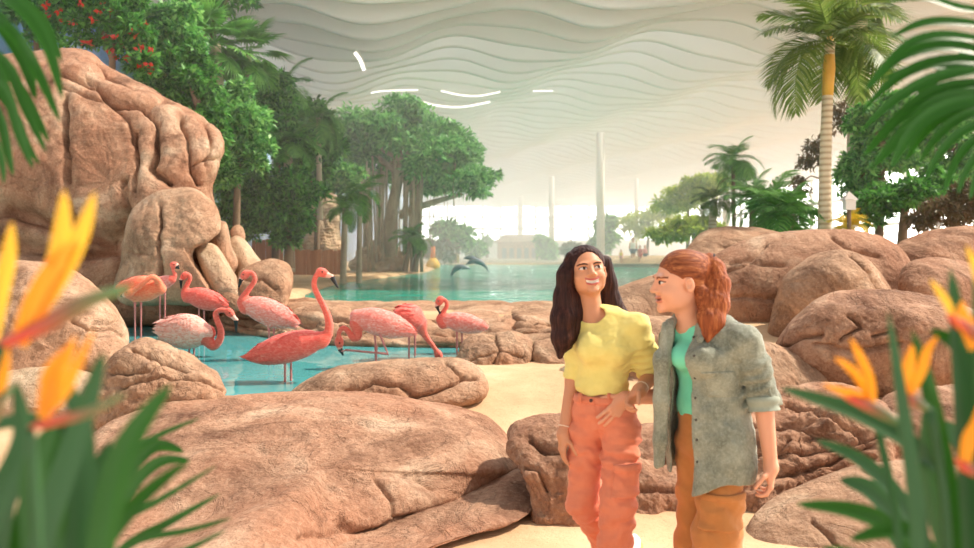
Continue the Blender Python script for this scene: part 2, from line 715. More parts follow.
# glazed far wall: posts and rails carry the panes
def glazing(name, pane, a, bb, z0, z1, nx, nz, th):
    a, bb = np.array(a, float), np.array(bb, float)
    e = struct(empty(name, (*((a + bb) / 2), z0)))
    L = np.linalg.norm(bb - a)
    d = (bb - a) / L
    R = np.array([[d[0], -d[1], 0], [d[1], d[0], 0], [0, 0, 1]])
    fr = MB()
    for i in range(nx + 1):
        p = a + d * L * i / nx
        fr.box((p[0], p[1], (z0 + z1) / 2), (th, th, z1 - z0), R)
    for j in range(nz + 1):
        z = z0 + (z1 - z0) * j / nz
        fr.box((*((a + bb) / 2), z), (L, th, th), R)
    fr.build('window_frame', M_STEEL, e, smooth=False)
    g = MB()
    n = np.array([-d[1], d[0]]) * .01
    g.box((*((a + bb) / 2), (z0 + z1) / 2), (L, .02, z1 - z0), R)
    g.build('pane', pane, e, smooth=False)
    return e


glazing('window_1', M_GLASS, (-13, FAR), (36, FAR), 3.2, 9.4, 16, 3, .35)
glazing('window_2', M_GLASS, (36, 20), (36, FAR), 1.2, 9.4, 24, 3, .3)
b = MB()
b.box((11.5, FAR, 1.9), (49, .4, 2.6))
struct(b.build('wall_far', plain('far_wall', srgb(196, 176, 158), .8)))
b = MB()
b.box((11.5, FAR + .2, 10.5), (49, .4, 2.2))
struct(b.build('wall_far_upper', M_ROOF))

# moist air of the hall
for nm_, y0_, y1_, dn_, lab_ in (('far_haze', 34, 145.8, HAZE, 'pale sunlit haze filling the far hall'), ('near_haze', 14.5, 33.99, HAZE * .35, 'thin haze hanging before the banyan tree')):
    t = NT(nm_)
    hz = t.n('ShaderNodeVolumeScatter', {'Color': (1, .985, .96, 1), 'Density': dn_, 'Anisotropy': .0})
    t.t.links.new(hz.outputs[0], t.out.inputs['Volume'])
    b = MB()
    b.box((11.5, (y0_ + y1_) / 2, 6.0), (48.6, y1_ - y0_, 10.9))
    tag(b.build('haze', t.m), lab_, 'haze', kind='stuff')

# columns
for i, (px, top, Y, r, lab) in enumerate([
    (600.5, 138, 59, .30, 'tall white round column nearest the pool, left of the small bush'),
    (551.5, 180, 90, .30, 'white round column left of the tallest one, far across the hall'),
    (636.5, 180, 90, .24, 'slim white column rising behind the yellow-green tree'),
    (725.5, 138, 62, .22, 'slim grey-white column above the thin-trunked palm'),
    (521, 205, 120, .3, 'small distant white column above the brown far building')]):
    p = at(px, 250, Y)
    col = empty('column', (p[0], Y, .6))
    tag(col, lab, 'column', 'round hall columns')
    bb = MB()
    bb.lathe((p[0], Y, .6), [(0, 0), (r, 0), (r, 10.2), (0, 10.2)], 20)
    bb.build('shaft', M_STEEL, col)
    bb = MB()
    bb.lathe((p[0], Y, .6), [(0, 0), (r * 1.6, 0), (r * 1.6, .25), (r, .35), (0, .35)], 20)
    bb.build('base', M_STEEL, col)

# glowing strips between the fins
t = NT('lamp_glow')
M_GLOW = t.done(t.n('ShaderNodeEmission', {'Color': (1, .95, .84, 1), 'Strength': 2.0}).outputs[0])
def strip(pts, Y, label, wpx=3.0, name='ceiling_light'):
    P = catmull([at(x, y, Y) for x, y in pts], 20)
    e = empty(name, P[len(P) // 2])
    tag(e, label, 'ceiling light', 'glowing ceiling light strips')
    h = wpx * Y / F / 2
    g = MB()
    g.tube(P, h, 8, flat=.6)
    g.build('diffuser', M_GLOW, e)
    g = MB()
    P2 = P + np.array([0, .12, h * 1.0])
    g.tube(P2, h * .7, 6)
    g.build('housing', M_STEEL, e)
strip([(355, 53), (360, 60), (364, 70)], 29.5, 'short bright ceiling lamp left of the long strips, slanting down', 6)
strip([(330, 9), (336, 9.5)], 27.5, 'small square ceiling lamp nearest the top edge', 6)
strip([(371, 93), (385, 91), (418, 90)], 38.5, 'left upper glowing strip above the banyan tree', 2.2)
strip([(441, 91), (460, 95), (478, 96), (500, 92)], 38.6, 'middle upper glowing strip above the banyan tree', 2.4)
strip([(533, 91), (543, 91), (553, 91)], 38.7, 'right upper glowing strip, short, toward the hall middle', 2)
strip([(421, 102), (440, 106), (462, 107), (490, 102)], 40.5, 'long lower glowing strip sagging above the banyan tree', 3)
for j, (x, y) in enumerate([(566, 107), (563, 117), (553, 127), (545, 143), (540, 153), (530, 163), (522, 171), (576, 116)]):
    pass
# ================================================================== rocks
M_ROCK = rock_mat('sandstone', srgb(125, 93, 72), srgb(190, 153, 123), srgb(220, 193, 165), srgb(182, 136, 106))
M_ROCKR = rock_mat('red_sandstone', srgb(112, 76, 57), srgb(182, 140, 112), srgb(216, 186, 157), srgb(172, 121, 93))
M_ROCKP = rock_mat('pale_sandstone', srgb(167, 134, 106), srgb(210, 184, 152), srgb(231, 214, 188), srgb(203, 165, 134))


def rock(name, label, out, Yt, front=.6, back=.8, up=.1, Yb=None, amp=.06, fr=1.4, cracks=(), p=.75, q=.85, n=(202, 121), mat=None, seed=0, strata=0., group='sandstone boulders', cat='rock', ridge=.5, slope=.4):
    """boulder with outline `out` (pixels at depth Yt at its top, Yb at its foot), swelling towards the viewer and away"""
    O = np.array([(a[0], a[1]) for a in out], float)
    ymin, ymax = O[:, 1].min(), O[:, 1].max()
    if Yb is None:
        Yb = Yt - slope * (ymax - ymin) * Yt / F
    pts = []
    for a in out:
        Y = a[2] if len(a) > 2 else Yt + (Yb - Yt) * (a[1] - ymin) / (ymax - ymin)
        pts.append(at(a[0], a[1], Y))
    P = catmull(pts, n[0], True)
    C = np.array(pts).mean(0)
    sc = np.linalg.norm(P - C, axis=1).mean()
    ph = np.linspace(-PI / 2, PI / 2, n[1])
    s = np.cos(ph).clip(0, 1) ** p
    bb = np.sign(np.sin(ph)) * np.abs(np.sin(ph)) ** q
    dirc = C - np.array([0, 0, CH])
    dirc[2] *= .5
    dirc /= np.linalg.norm(dirc)
    fv = -dirc * front - np.array([0, 0, up * 1.3])
    bv = dirc * back
    G = C + (P - C)[:, None] * s[None, :, None]
    G = G + np.where(bb[None, :, None] > 0, fv * bb[None, :, None], -bv * bb[None, :, None])
    # shading normals of the smooth body
    def normals(G):
        du = np.roll(G, -1, 0) - np.roll(G, 1, 0)
        dv = np.gradient(G, axis=1)
        N = np.cross(du, dv)
        L = np.linalg.norm(N, axis=-1, keepdims=True)
        N = N / (L + 1e-9)
        return N
    N = normals(G)
    if ((G - C) * N).sum() < 0:
        N = -N
        flip = True
    else:
        flip = False
    q3 = (G + 13.7 * seed) * fr
    edge = (.35 + .65 * np.abs(np.sin(ph)) ** .5)[None, :]
    d = amp * (1.1 * fbm(q3, 6, .56) + ridge * (ridged(q3 * .8 + 5, 3) - .75)) * edge
    d = d + amp * .25 * np.round(fbm(q3 * .6 + 9, 2) * 4) / 4 * edge
    if strata:
        wz = G[..., 2] * 9 + 1.5 * fbm(q3 * .7, 2)
        d = d + strata * (np.abs((wz % 1) - .5) * 2) ** .5
    if len(cracks):
        X = 487 + F * G[..., 0] / G[..., 1]
        Z = HY - F * (G[..., 2] - CH) / G[..., 1]
        front_m = (bb[None, :] > -.05)
        jx = X + 4.0 * fbm(q3 * 2.5, 3)
        jz = Z + 4.0 * fbm(q3 * 2.5 + 40, 3)
        for line, w, dep in cracks:
            L = np.asarray(line, float)
            dm = np.full(X.shape, 1e9)
            for i in range(len(L) - 1):
                a, b2 = L[i], L[i + 1]
                e = b2 - a
                tt = np.clip(((jx - a[0]) * e[0] + (jz - a[1]) * e[1]) / (e @ e), 0, 1)
                dm = np.minimum(dm, np.hypot(jx - a[0] - tt * e[0], jz - a[1] - tt * e[1]))
            d = d - dep * (.75 * np.exp(-(dm / (w * .62)) ** 2) + .35 * np.exp(-(dm / (w * 1.7)) ** 2)) * front_m
    G = G + N * d[..., None]
    G[:, 0] = G[:, 0].mean(0)
    G[:, -1] = G[:, -1].mean(0)
    b = MB()
    b.grid(G[::-1] if flip else G, cu=True)
    o = b.build(name, mat or M_ROCK)
    return tag(o, label, cat, group)


# left cliff and its foot
rock('rock_cliff', 'huge red-brown sandstone cliff filling the left edge', [(-60, 62), (0, 56), (50, 50), (85, 52), (112, 68), (150, 86), (182, 105), (206, 121), (221, 137), (218, 165), (212, 185), (214, 215), (218, 250), (216, 305), (120, 318), (0, 322), (-70, 318), (-80, 180)],
     16.4, 1.5, 2.4, .3, slope=.3, amp=.15, fr=.75, p=.6, n=(405, 256), mat=M_ROCKR, seed=1, cracks=[
         ([(66, 95), (64, 130), (70, 185), (72, 245)], 2.4, .22), ([(60, 72), (80, 78), (100, 85), (112, 98), (146, 107), (172, 98)], 3, .24), ([(85, 74), (98, 78), (104, 92)], 2.5, .16), ([(60, 86), (78, 92), (96, 97), (112, 98)], 2.0, .12),
         ([(146, 110), (158, 122), (156, 150), (150, 165), (170, 182)], 3.2, .3), ([(135, 128), (136, 165), (134, 190)], 2.4, .16), ([(182, 120), (188, 140), (192, 170), (200, 186)], 2.2, .14),
         ([(205, 125), (210, 150), (206, 165)], 2, .1), ([(100, 62), (108, 72), (135, 85)], 2, .14), ([(195, 163), (208, 158), (216, 160)], 2, .12), ([(0, 205), (40, 218), (100, 236), (124, 215)], 10, .5), ([(-20, 238), (60, 250), (122, 246)], 10, .55), ([(124, 180), (124, 240), (120, 300)], 2.5, .25), ([(110, 100), (128, 120), (132, 140)], 2.5, .1)])
rock('boulder', 'tall pale sandstone boulder leaning on the cliff foot, split down its left side', [(126, 222), (138, 203), (160, 192), (190, 187), (208, 197), (219, 212), (221, 228), (208, 236), (196, 244), (193, 258), (203, 272), (212, 288), (208, 302), (120, 302), (121, 260)],
     14.0, .7, .9, .1, amp=.09, fr=1.3, n=(243, 135), seed=2, cracks=[([(160, 205), (159, 240), (161, 285)], 1.6, .13), ([(128, 250), (145, 255)], 1.5, .05)])
rock('boulder', 'dark smooth slab sloping right below the tall split boulder', [(196, 250), (206, 243), (217, 246), (228, 262), (240, 283), (243, 297), (225, 300), (208, 282)], 13.6, .45, .8, .1, amp=.03, seed=3, n=(121, 81), mat=M_ROCKP)
rock('boulder', 'narrow upright stone behind the sloping slab', [(208, 238), (218, 222), (227, 224), (232, 245), (238, 262), (230, 272), (219, 254), (206, 246)], 14.4, .5, .6, .1, amp=.04, seed=4, n=(121, 81))
rock('boulder', 'leaning pale stone pillar beside the round boulder', [(227, 246), (234, 236), (243, 238), (254, 252), (264, 268), (248, 278), (234, 272)], 14.8, .5, .6, .1, amp=.03, seed=5, n=(121, 81), mat=M_ROCKP)
rock('boulder', 'small rounded stone on top of the leaning pillar by the shrub', [(230, 232), (236, 225), (243, 228), (245, 238), (236, 242)], 15.2, .3, .4, .1, amp=.03, seed=35, n=(81, 54))
rock('boulder', 'rounded boulder with pale flat top at the pool corner', [(238, 274), (252, 264), (272, 259), (287, 263), (293, 274), (291, 292), (284, 302), (255, 304), (240, 294)], 13.6, .6, .7, .15, p=.55, q=.7, amp=.05, fr=1.6, seed=6, n=(148, 94), cracks=[([(244, 277), (262, 278), (275, 290)], 2, .06)])
rock('boulder', 'small dark wedge stone below the sloping slab', [(215, 280), (232, 282), (246, 296), (244, 306), (222, 304)], 13.2, .3, .4, .1, amp=.04, seed=36, n=(94, 67))
# bank between the pools
rock('rock_ledge', 'low layered rock ledge at the water line below the cliff', [(95, 306, 18.5), (150, 300, 18), (210, 300, 16), (250, 304, 14.6), (330, 303, 14.2), (352, 318, 12.2), (345, 342, 11.6), (300, 340, 12.0), (240, 334, 13.4), (200, 326, 14.8), (150, 319, 17.2), (95, 318, 18.4)],
     15, .35, .5, -.08, amp=.06, fr=1.5, p=.55, seed=7, strata=.05, n=(351, 94), cat='rock ledge', group='bank ledges', cracks=[([(180, 312), (235, 316), (300, 324), (350, 322)], 1.6, .1), ([(200, 320), (260, 328), (310, 332)], 1.3, .07)])
rock('rock_ledge', 'flat-topped rock ledge between the two pools, left of the crack', [(318, 306, 14.4), (420, 305, 14.6), (505, 305, 14.6), (512, 318, 12.6), (514, 334, 11.6), (508, 346, 11.3), (440, 347, 11.3), (345, 348, 11.5), (322, 330, 12)],
     14, .3, .4, -.06, amp=.05, fr=1.4, p=.5, seed=8, strata=.05, n=(351, 108), cat='rock ledge', group='bank ledges', cracks=[([(325, 322), (380, 326), (440, 322), (500, 324)], 1.5, .08), ([(335, 336), (400, 334), (470, 338)], 1.4, .07)])
rock('rock_ledge', 'flat-topped rock ledge between the two pools, right of the crack', [(513, 305, 14.6), (600, 304, 14.6), (640, 306, 14.4), (645, 330, 12), (630, 344, 11.4), (560, 343, 11.3), (520, 346, 11.3), (517, 330, 11.7), (514, 318, 12.6)],
     14, .3, .4, -.06, amp=.05, fr=1.4, p=.5, seed=9, strata=.05, n=(297, 108), cat='rock ledge', group='bank ledges', cracks=[([(517, 322), (560, 326), (600, 322)], 1.5, .1), ([(517, 334), (560, 332)], 1.4, .06)])
# near rocks
rock('boulder', 'large pale boulder at the left edge behind the orange flowers', [(-60, 285), (-10, 266), (30, 262), (75, 272), (108, 298), (127, 330), (122, 352), (90, 372), (0, 385), (-60, 380)], 8.4, .8, 1.0, .15, amp=.07, fr=1.4, seed=10, n=(229, 135), cracks=[([(72, 320), (88, 330), (110, 325), (124, 335)], 2, .06), ([(75, 338), (95, 320), (118, 320)], 1.6, .04)])
rock('boulder', 'cracked tan boulder at the pool edge below the preening flamingo', [(92, 392), (104, 364), (122, 349), (146, 340), (182, 352), (212, 369), (227, 390), (205, 402), (160, 416), (110, 428), (90, 415)], 6.9, .5, .6, .05, amp=.08, fr=2.2, seed=11, n=(256, 148), strata=.012, cracks=[([(112, 373), (140, 371), (168, 362), (186, 370)], 1.8, .07), ([(168, 362), (150, 352), (132, 353)], 1.5, .05), ([(120, 388), (160, 376), (200, 382), (222, 390)], 1.6, .05)])
rock('boulder', 'long low boulder at the water edge below the tall flamingo', [(286, 396), (302, 382), (334, 369), (380, 361), (435, 357), (466, 361), (484, 376), (484, 394), (450, 405), (380, 408), (310, 408), (280, 404)], 7.6, .5, .6, .04, amp=.05, fr=1.9, seed=12, n=(270, 135), cracks=[([(345, 392), (372, 381), (400, 384), (415, 398)], 2, .07), ([(415, 398), (445, 388), (466, 374)], 1.8, .07), ([(445, 360), (462, 374), (478, 380)], 1.8, .05)])
rock('boulder', 'enormous rounded brown boulder filling the bottom of the foreground', [(60, 470, 5.6), (110, 425, 6.2), (165, 405, 6.5), (230, 396, 6.7), (300, 391, 6.8), (370, 393, 6.8), (430, 401, 6.7), (478, 412, 6.6), (508, 435, 6.4), (521, 465, 6.1), (505, 478, 6.0), (470, 498, 5.7), (420, 519, 5.4), (375, 536, 5.1), (330, 575, 4.6), (230, 640, 3.6), (80, 640, 3.4), (20, 560, 4.6)],
     6.8, .6, .9, -.04, amp=.06, fr=1.1, p=.62, n=(445, 270), seed=13, mat=M_ROCKR, ridge=.25, cracks=[([(373, 478), (392, 500), (395, 515), (415, 520)], 2.5, .035), ([(340, 522), (380, 534), (400, 520), (440, 512)], 4, .06), ([(415, 478), (432, 490)], 2.5, .02), ([(300, 535), (350, 528), (375, 534)], 3, .03)])
rock('boulder', 'low brown rock shelf under the right side of the enormous boulder', [(521, 462, 5.9), (532, 488, 5.4), (530, 510, 5.05), (490, 524, 4.85), (440, 540, 4.6), (390, 562, 4.25), (320, 592, 3.9), (330, 545, 4.6), (380, 524, 4.95), (430, 504, 5.25), (480, 482, 5.6)], 5.75, .25, .5, .02, amp=.04, fr=2, seed=14, n=(256, 108), mat=M_ROCKR)
rock('boulder', 'dark dimpled boulder between the enormous boulder and the woman in yellow', [(508, 436), (524, 420), (550, 415), (590, 416), (620, 440), (622, 500), (590, 518), (560, 517), (536, 508), (530, 488), (524, 466)], 5.5, .4, .5, .1, Yb=5.2, amp=.09, fr=2.2, seed=15, n=(256, 148), mat=M_ROCKR, cracks=[([(530, 440), (548, 452), (565, 455)], 3, .07), ([(524, 466), (538, 470), (545, 490)], 3, .05)])
rock('boulder', 'dark craggy rock low between the two women', [(604, 480), (630, 458), (665, 466), (700, 470), (712, 500), (696, 516), (650, 524), (610, 522)], 5.6, .35, .5, .1, amp=.09, fr=3, seed=16, n=(216, 121), mat=M_ROCKR, strata=.015, cracks=[([(610, 498), (650, 492), (690, 490)], 3, .07)])
rock('boulder', 'reddish rock behind the dark crag between the two women', [(600, 440), (650, 425), (720, 425), (740, 470), (690, 486), (640, 478), (604, 482)], 6.1, .35, .5, .1, amp=.06, fr=2, seed=17, n=(202, 108), mat=M_ROCKR)
rock('boulder', 'rounded block of the stone group left of the woman in yellow', [(455, 362), (461, 346), (476, 335), (500, 331), (520, 333), (533, 342), (534, 360), (528, 374), (500, 380), (466, 376)], 9.4, .45, .5, .08, amp=.09, fr=2.2, seed=18, n=(202, 121), cracks=[([(494, 335), (500, 350), (492, 368)], 1.6, .05), ([(470, 362), (500, 352), (525, 356)], 1.4, .03)])
rock('boulder', 'cracked block right of the rounded one, behind the yellow shirt', [(533, 346), (545, 340), (570, 336), (600, 342), (612, 366), (600, 376), (560, 374), (534, 374)], 9.3, .4, .5, .08, amp=.05, fr=2.2, seed=19, n=(175, 108))
rock('boulder', 'low foot stone under the rounded block', [(478, 378), (500, 374), (530, 371), (535, 392), (520, 396), (490, 392)], 9.1, .3, .4, .05, amp=.05, fr=2.5, seed=20, n=(148, 81))
rock('boulder', 'square dark foot stone under the cracked block', [(536, 373), (560, 371), (610, 370), (615, 396), (570, 397), (538, 394)], 9.0, .3, .4, .05, amp=.06, fr=2.5, seed=21, n=(162, 81), p=.5, cracks=[([(552, 374), (552, 394)], 1.2, .06)])
rock('boulder', 'smooth sloping rock seen between the two women', [(596, 305), (612, 290), (640, 279), (668, 272), (705, 276), (720, 310), (700, 330), (640, 332), (600, 328)], 10.4, .6, .7, .1, amp=.05, fr=1.5, seed=22, n=(202, 121))
rock('boulder', 'layered pale rock low between the two women', [(590, 332), (630, 322), (700, 322), (740, 360), (735, 410), (640, 425), (590, 400)], 8.6, .5, .6, .1, amp=.08, fr=2.2, seed=23, n=(202, 121), strata=.03)
# right-hand rocks
rock('boulder', 'rounded back boulder left of the yellow palm trunk', [(682, 258), (694, 240), (712, 229), (745, 226), (778, 232), (800, 246), (780, 268), (720, 272), (690, 270)], 14.9, .7, .8, .15, slope=1.2, amp=.07, fr=1.2, seed=24, n=(202, 108), cracks=[([(722, 246), (752, 250), (775, 241)], 1.8, .06)])
rock('boulder', 'broad smooth sandstone mass at the right behind the woman in the grey shirt', [(672, 300), (700, 268), (730, 246), (770, 234), (815, 229), (855, 230), (888, 238), (908, 256), (914, 280), (908, 310), (880, 340), (800, 350), (720, 352), (680, 340)],
     12.5, .9, 1.4, .22, slope=.0, ridge=.2, amp=.055, fr=.9, seed=25, n=(378, 202), mat=M_ROCKR, cracks=[([(832, 236), (850, 250), (880, 256)], 2, .08), ([(730, 262), (752, 258), (765, 246)], 2.5, .06), ([(715, 276), (750, 262), (785, 264)], 3, .06), ([(712, 300), (740, 296), (775, 300)], 4, .05)])
rock('boulder', 'bulging lit lobe in front of the broad sandstone mass', [(768, 330), (774, 300), (786, 275), (808, 257), (832, 250), (856, 252), (876, 266), (892, 290), (905, 318), (895, 345), (830, 352), (772, 350)],
     11.0, .7, .9, .1, slope=-.1, ridge=.25, amp=.06, fr=1.3, seed=26, n=(297, 162), cracks=[([(852, 254), (872, 272), (886, 300)], 2.2, .08), ([(776, 285), (772, 320)], 2, .05), ([(880, 262), (893, 285), (900, 298)], 2.4, .1)])
rock('boulder', 'large dark-fronted boulder with flat tan top at the right, above the orange flowers', [(770, 360), (776, 338), (795, 314), (818, 297), (850, 290), (905, 290), (955, 300), (1000, 330), (1005, 400), (920, 412), (850, 405), (790, 392)],
     7.7, .75, 1.0, .12, slope=-.5, p=.6, q=.8, amp=.08, fr=1.4, seed=27, n=(324, 175), mat=M_ROCKR, cracks=[([(772, 352), (800, 338), (820, 336)], 3.5, .1), ([(842, 342), (862, 328), (850, 316)], 1.8, .06), ([(815, 345), (850, 352), (900, 346)], 3, .06), ([(874, 336), (890, 332)], 1.6, .05)])
rock('boulder', 'red-brown boulder at the far right under the trees', [(895, 250), (912, 237), (940, 229), (1000, 227), (1020, 270), (960, 285), (910, 276)], 13.5, .7, .9, .15, amp=.09, fr=1.2, seed=28, n=(202, 121), mat=M_ROCKR)
rock('boulder', 'low reddish boulder tucked below the far-right one', [(900, 275), (912, 260), (945, 257), (985, 270), (990, 310), (920, 312), (903, 300)], 11.6, .6, .7, .1, amp=.07, fr=1.5, seed=29, n=(175, 108), mat=M_ROCKR)
rock('boulder', 'craggy layered rock beside the right forearm of the woman in the grey shirt', [(690, 430), (735, 396), (775, 386), (815, 384), (860, 392), (895, 420), (905, 466), (850, 492), (780, 505), (700, 510)], 6.1, .5, .7, .12, Yb=5.6, amp=.14, fr=2.0, seed=30, n=(351, 202), strata=.03, mat=M_ROCKR, cracks=[([(786, 400), (815, 410), (850, 432), (868, 450)], 2.4, .07), ([(760, 420), (800, 425), (840, 442), (866, 462)], 2.6, .07), ([(780, 452), (830, 450), (880, 440)], 2, .04), ([(760, 480), (810, 470), (870, 448)], 2.4, .05), ([(790, 440), (770, 460)], 2, .04)])
rock('boulder', 'smooth low brown rock at the bottom right under the leaves', [(738, 560), (752, 520), (780, 494), (830, 474), (890, 462), (960, 468), (1010, 500), (1010, 640), (740, 640)], 5.2, .5, .7, .15, Yb=4.4, amp=.05, fr=1.5, seed=31, n=(270, 148), ridge=.2, cracks=[([(812, 520), (830, 535), (838, 550)], 2, .04), ([(860, 470), (880, 476)], 1.6, .03)])
rock('boulder', 'gravelly tan rock slope between the large boulder and the craggy rock', [(690, 360), (740, 338), (790, 350), (830, 388), (800, 410), (740, 420), (690, 420)], 7.4, .35, .6, .1, amp=.07, fr=2.6, seed=32, n=(202, 121), mat=M_ROCK)
rock('boulder', 'dark rock at the lower right behind the orange flowers', [(880, 400), (930, 385), (1000, 390), (1010, 480), (930, 490), (885, 460)], 6.4, .5, .6, .1, amp=.08, fr=1.8, seed=33, n=(175, 108), mat=M_ROCKR)
rock('boulder', 'pale low stone at the left edge below the large pale boulder, behind the flowers', [(-60, 400), (0, 372), (60, 366), (104, 378), (118, 400), (100, 426), (0, 440), (-60, 440)], 7.4, .5, .7, .0, amp=.06, fr=1.6, seed=37, n=(150, 90), mat=M_ROCKP)
# pale cliff beyond the beach
rock('rock_outcrop', 'pale weathered rock outcrop behind the wooden fence', [(292, 248), (296, 215), (304, 200), (322, 193), (336, 198), (338, 225), (342, 246), (338, 262), (296, 262)], 33, 1.2, 2, .3, amp=.35, fr=.8, seed=34, n=(202, 121), mat=M_ROCKP, cat='rock', strata=.08)
# ================================================================== plants
rnd = np.random.RandomState(11)
G_DARK = leaf_mat('leaf_dark', [srgb(30, 66, 28), srgb(46, 92, 36), srgb(66, 116, 46), srgb(90, 134, 62)])
G_MID = leaf_mat('leaf_mid', [srgb(40, 84, 40), srgb(62, 112, 52), srgb(88, 138, 66), srgb(120, 158, 90)])
G_BANYAN = leaf_mat('leaf_banyan', [srgb(48, 96, 52), srgb(66, 120, 60), srgb(92, 142, 76), srgb(118, 160, 96)])
G_LIME = leaf_mat('leaf_lime', [srgb(150, 176, 60), srgb(184, 202, 76), srgb(206, 214, 96), srgb(138, 164, 70)], .6)
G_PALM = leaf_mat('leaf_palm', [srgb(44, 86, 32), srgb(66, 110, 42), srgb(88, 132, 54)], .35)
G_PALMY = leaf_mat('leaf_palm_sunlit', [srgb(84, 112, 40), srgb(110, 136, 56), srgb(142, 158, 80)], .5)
G_NEAR = leaf_mat('leaf_glossy', [srgb(24, 66, 12), srgb(36, 86, 18), srgb(54, 106, 26)], .3, .42)
G_NEAR2 = leaf_mat('leaf_blue_green', [srgb(34, 70, 40), srgb(46, 88, 46), srgb(60, 104, 54)], .25, .5)
G_TWIG = leaf_mat('leaf_brown', [srgb(120, 96, 70), srgb(96, 92, 56), srgb(140, 110, 84)])
G_YEL = leaf_mat('leaf_yellow', [srgb(206, 176, 40), srgb(226, 196, 60), srgb(180, 168, 50)])
G_RED = leaf_mat('petal_red', [srgb(214, 50, 34), srgb(232, 80, 50)])
G_PURP = leaf_mat('leaf_purple', [srgb(112, 50, 70), srgb(140, 60, 84), srgb(96, 44, 60)])
M_BARK = mottled('bark', [(.3, srgb(98, 78, 60)), (.7, srgb(150, 124, 96))], 3, .9, .5, 9, .03, (1, 1, .25))
M_BARKP = mottled('pale_bark', [(.3, srgb(150, 132, 108)), (.7, srgb(206, 188, 160))], 3, .9, .4, 10, .02, (1, 1, .4))
t = NT('ringed_palm_trunk')
v = t.obj()
wv = t.n('ShaderNodeTexWave', {'Vector': v, 'Scale': 2.6, 'Distortion': .7, 'Detail': 2}, bands_direction='Z').outputs['Fac']
M_RING = t.done(t.pbr(t.ramp(wv, [(.1, srgb(180, 158, 126)), (.4, srgb(206, 188, 156)), (1, srgb(214, 198, 168))]), .85, t.bump(wv, .5, .02)))
M_SHAFT = mottled('crownshaft', [(.3, srgb(214, 160, 50)), (.7, srgb(232, 186, 84))], 2, .5, .1)


def runit(n):
    d = rnd.normal(size=(n, 3))
    return d / np.linalg.norm(d, axis=1)[:, None]


def fill(mb, blobs, n, L, droop=.25, W=.42, sub=14, shell=.55):
    """leaves in clumps over ellipsoids: blobs = [(centre, radii), ...]"""
    vol = np.array([np.prod(r) ** (2 / 3) for c, r in blobs])
    for (c, r), q in zip(blobs, vol / vol.sum()):
        c, r = np.asarray(c), np.asarray(r, float)
        k = sub
        sd = runit(k)
        sc = c + sd * r * rnd.uniform(.45, .92, (k, 1))
        sr = rnd.uniform(.3, .5, (k, 1)) * r
        m = max(4, int(n * q))
        w_ = rnd.randint(0, k, m)
        d = runit(m)
        d[:, 2] = np.where(d[:, 2] < -.35, -d[:, 2] * .6, d[:, 2])
        P = sc[w_] + d * sr[w_] * rnd.uniform(shell, 1, (m, 1))
        D = d * .7 + runit(m) * .8
        D[:, 2] -= droop
        N = runit(m) * .8 + np.array([0, 0, 1.0])
        l = L * rnd.uniform(.65, 1.3, m)
        mb.leaves(P, D, N, l, l * W)


def tree(name, label, cat, blobs, n, L, mat, trunk=None, bark=M_BARK, group=None, extra=None, Y=20, depth=.8, droop=.25, W=.42, sub=14, r=.1, limbs=5):
    """blobs in pixels: (px, py, rx, ry[, dY])"""
    B = []
    for bl in blobs:
        yy = Y + (bl[4] if len(bl) > 4 else 0)
        s = yy / F
        B.append((at(bl[0], bl[1], yy), (bl[2] * s, max(bl[2], bl[3]) * s * depth, bl[3] * s)))
    C0 = B[0][0]
    if trunk:
        tp = [at(x, y, Y) for x, y in trunk]
    else:
        cx = np.mean([c for c, _ in B], axis=0)
        gz = .66 if cx[1] > 60 else float(ground_z(cx[0], cx[1])) if cx[0] > -13.8 else .9
        tp = [np.array([cx[0], cx[1], min(gz, cx[2] - .3)]), np.array([cx[0] + .1, cx[1], cx[2]])]
    e = empty(name, tp[0])
    tag(e, label, cat, group)
    m = MB()
    P = catmull(tp, 12)
    m.tube(P, np.linspace(r, r * .55, 12), 8)
    for i in range(min(limbs, len(B))):
        m.tube(catmull([P[-1 - i % 3], (P[-1] + B[i][0]) / 2 + runit(1)[0] * .1, B[i][0]], 6), np.linspace(r * .5, r * .15, 6), 6)
    m.build('trunk', bark, e)
    m = MB()
    fill(m, B, n, L, droop, W, sub)
    m.build('foliage', mat, e)
    if extra:
        mt, cnt, sz, nm = extra
        for c, rr in B:
            d = runit(cnt)
            d[:, 1] = -np.abs(d[:, 1])
            for q in c + d * np.asarray(rr) * .95:
                m = MB()
                m.leaves(np.repeat(q[None], 6, 0), runit(6), runit(6), sz, sz * .7)
                m.build(nm, mt, e)
    return e


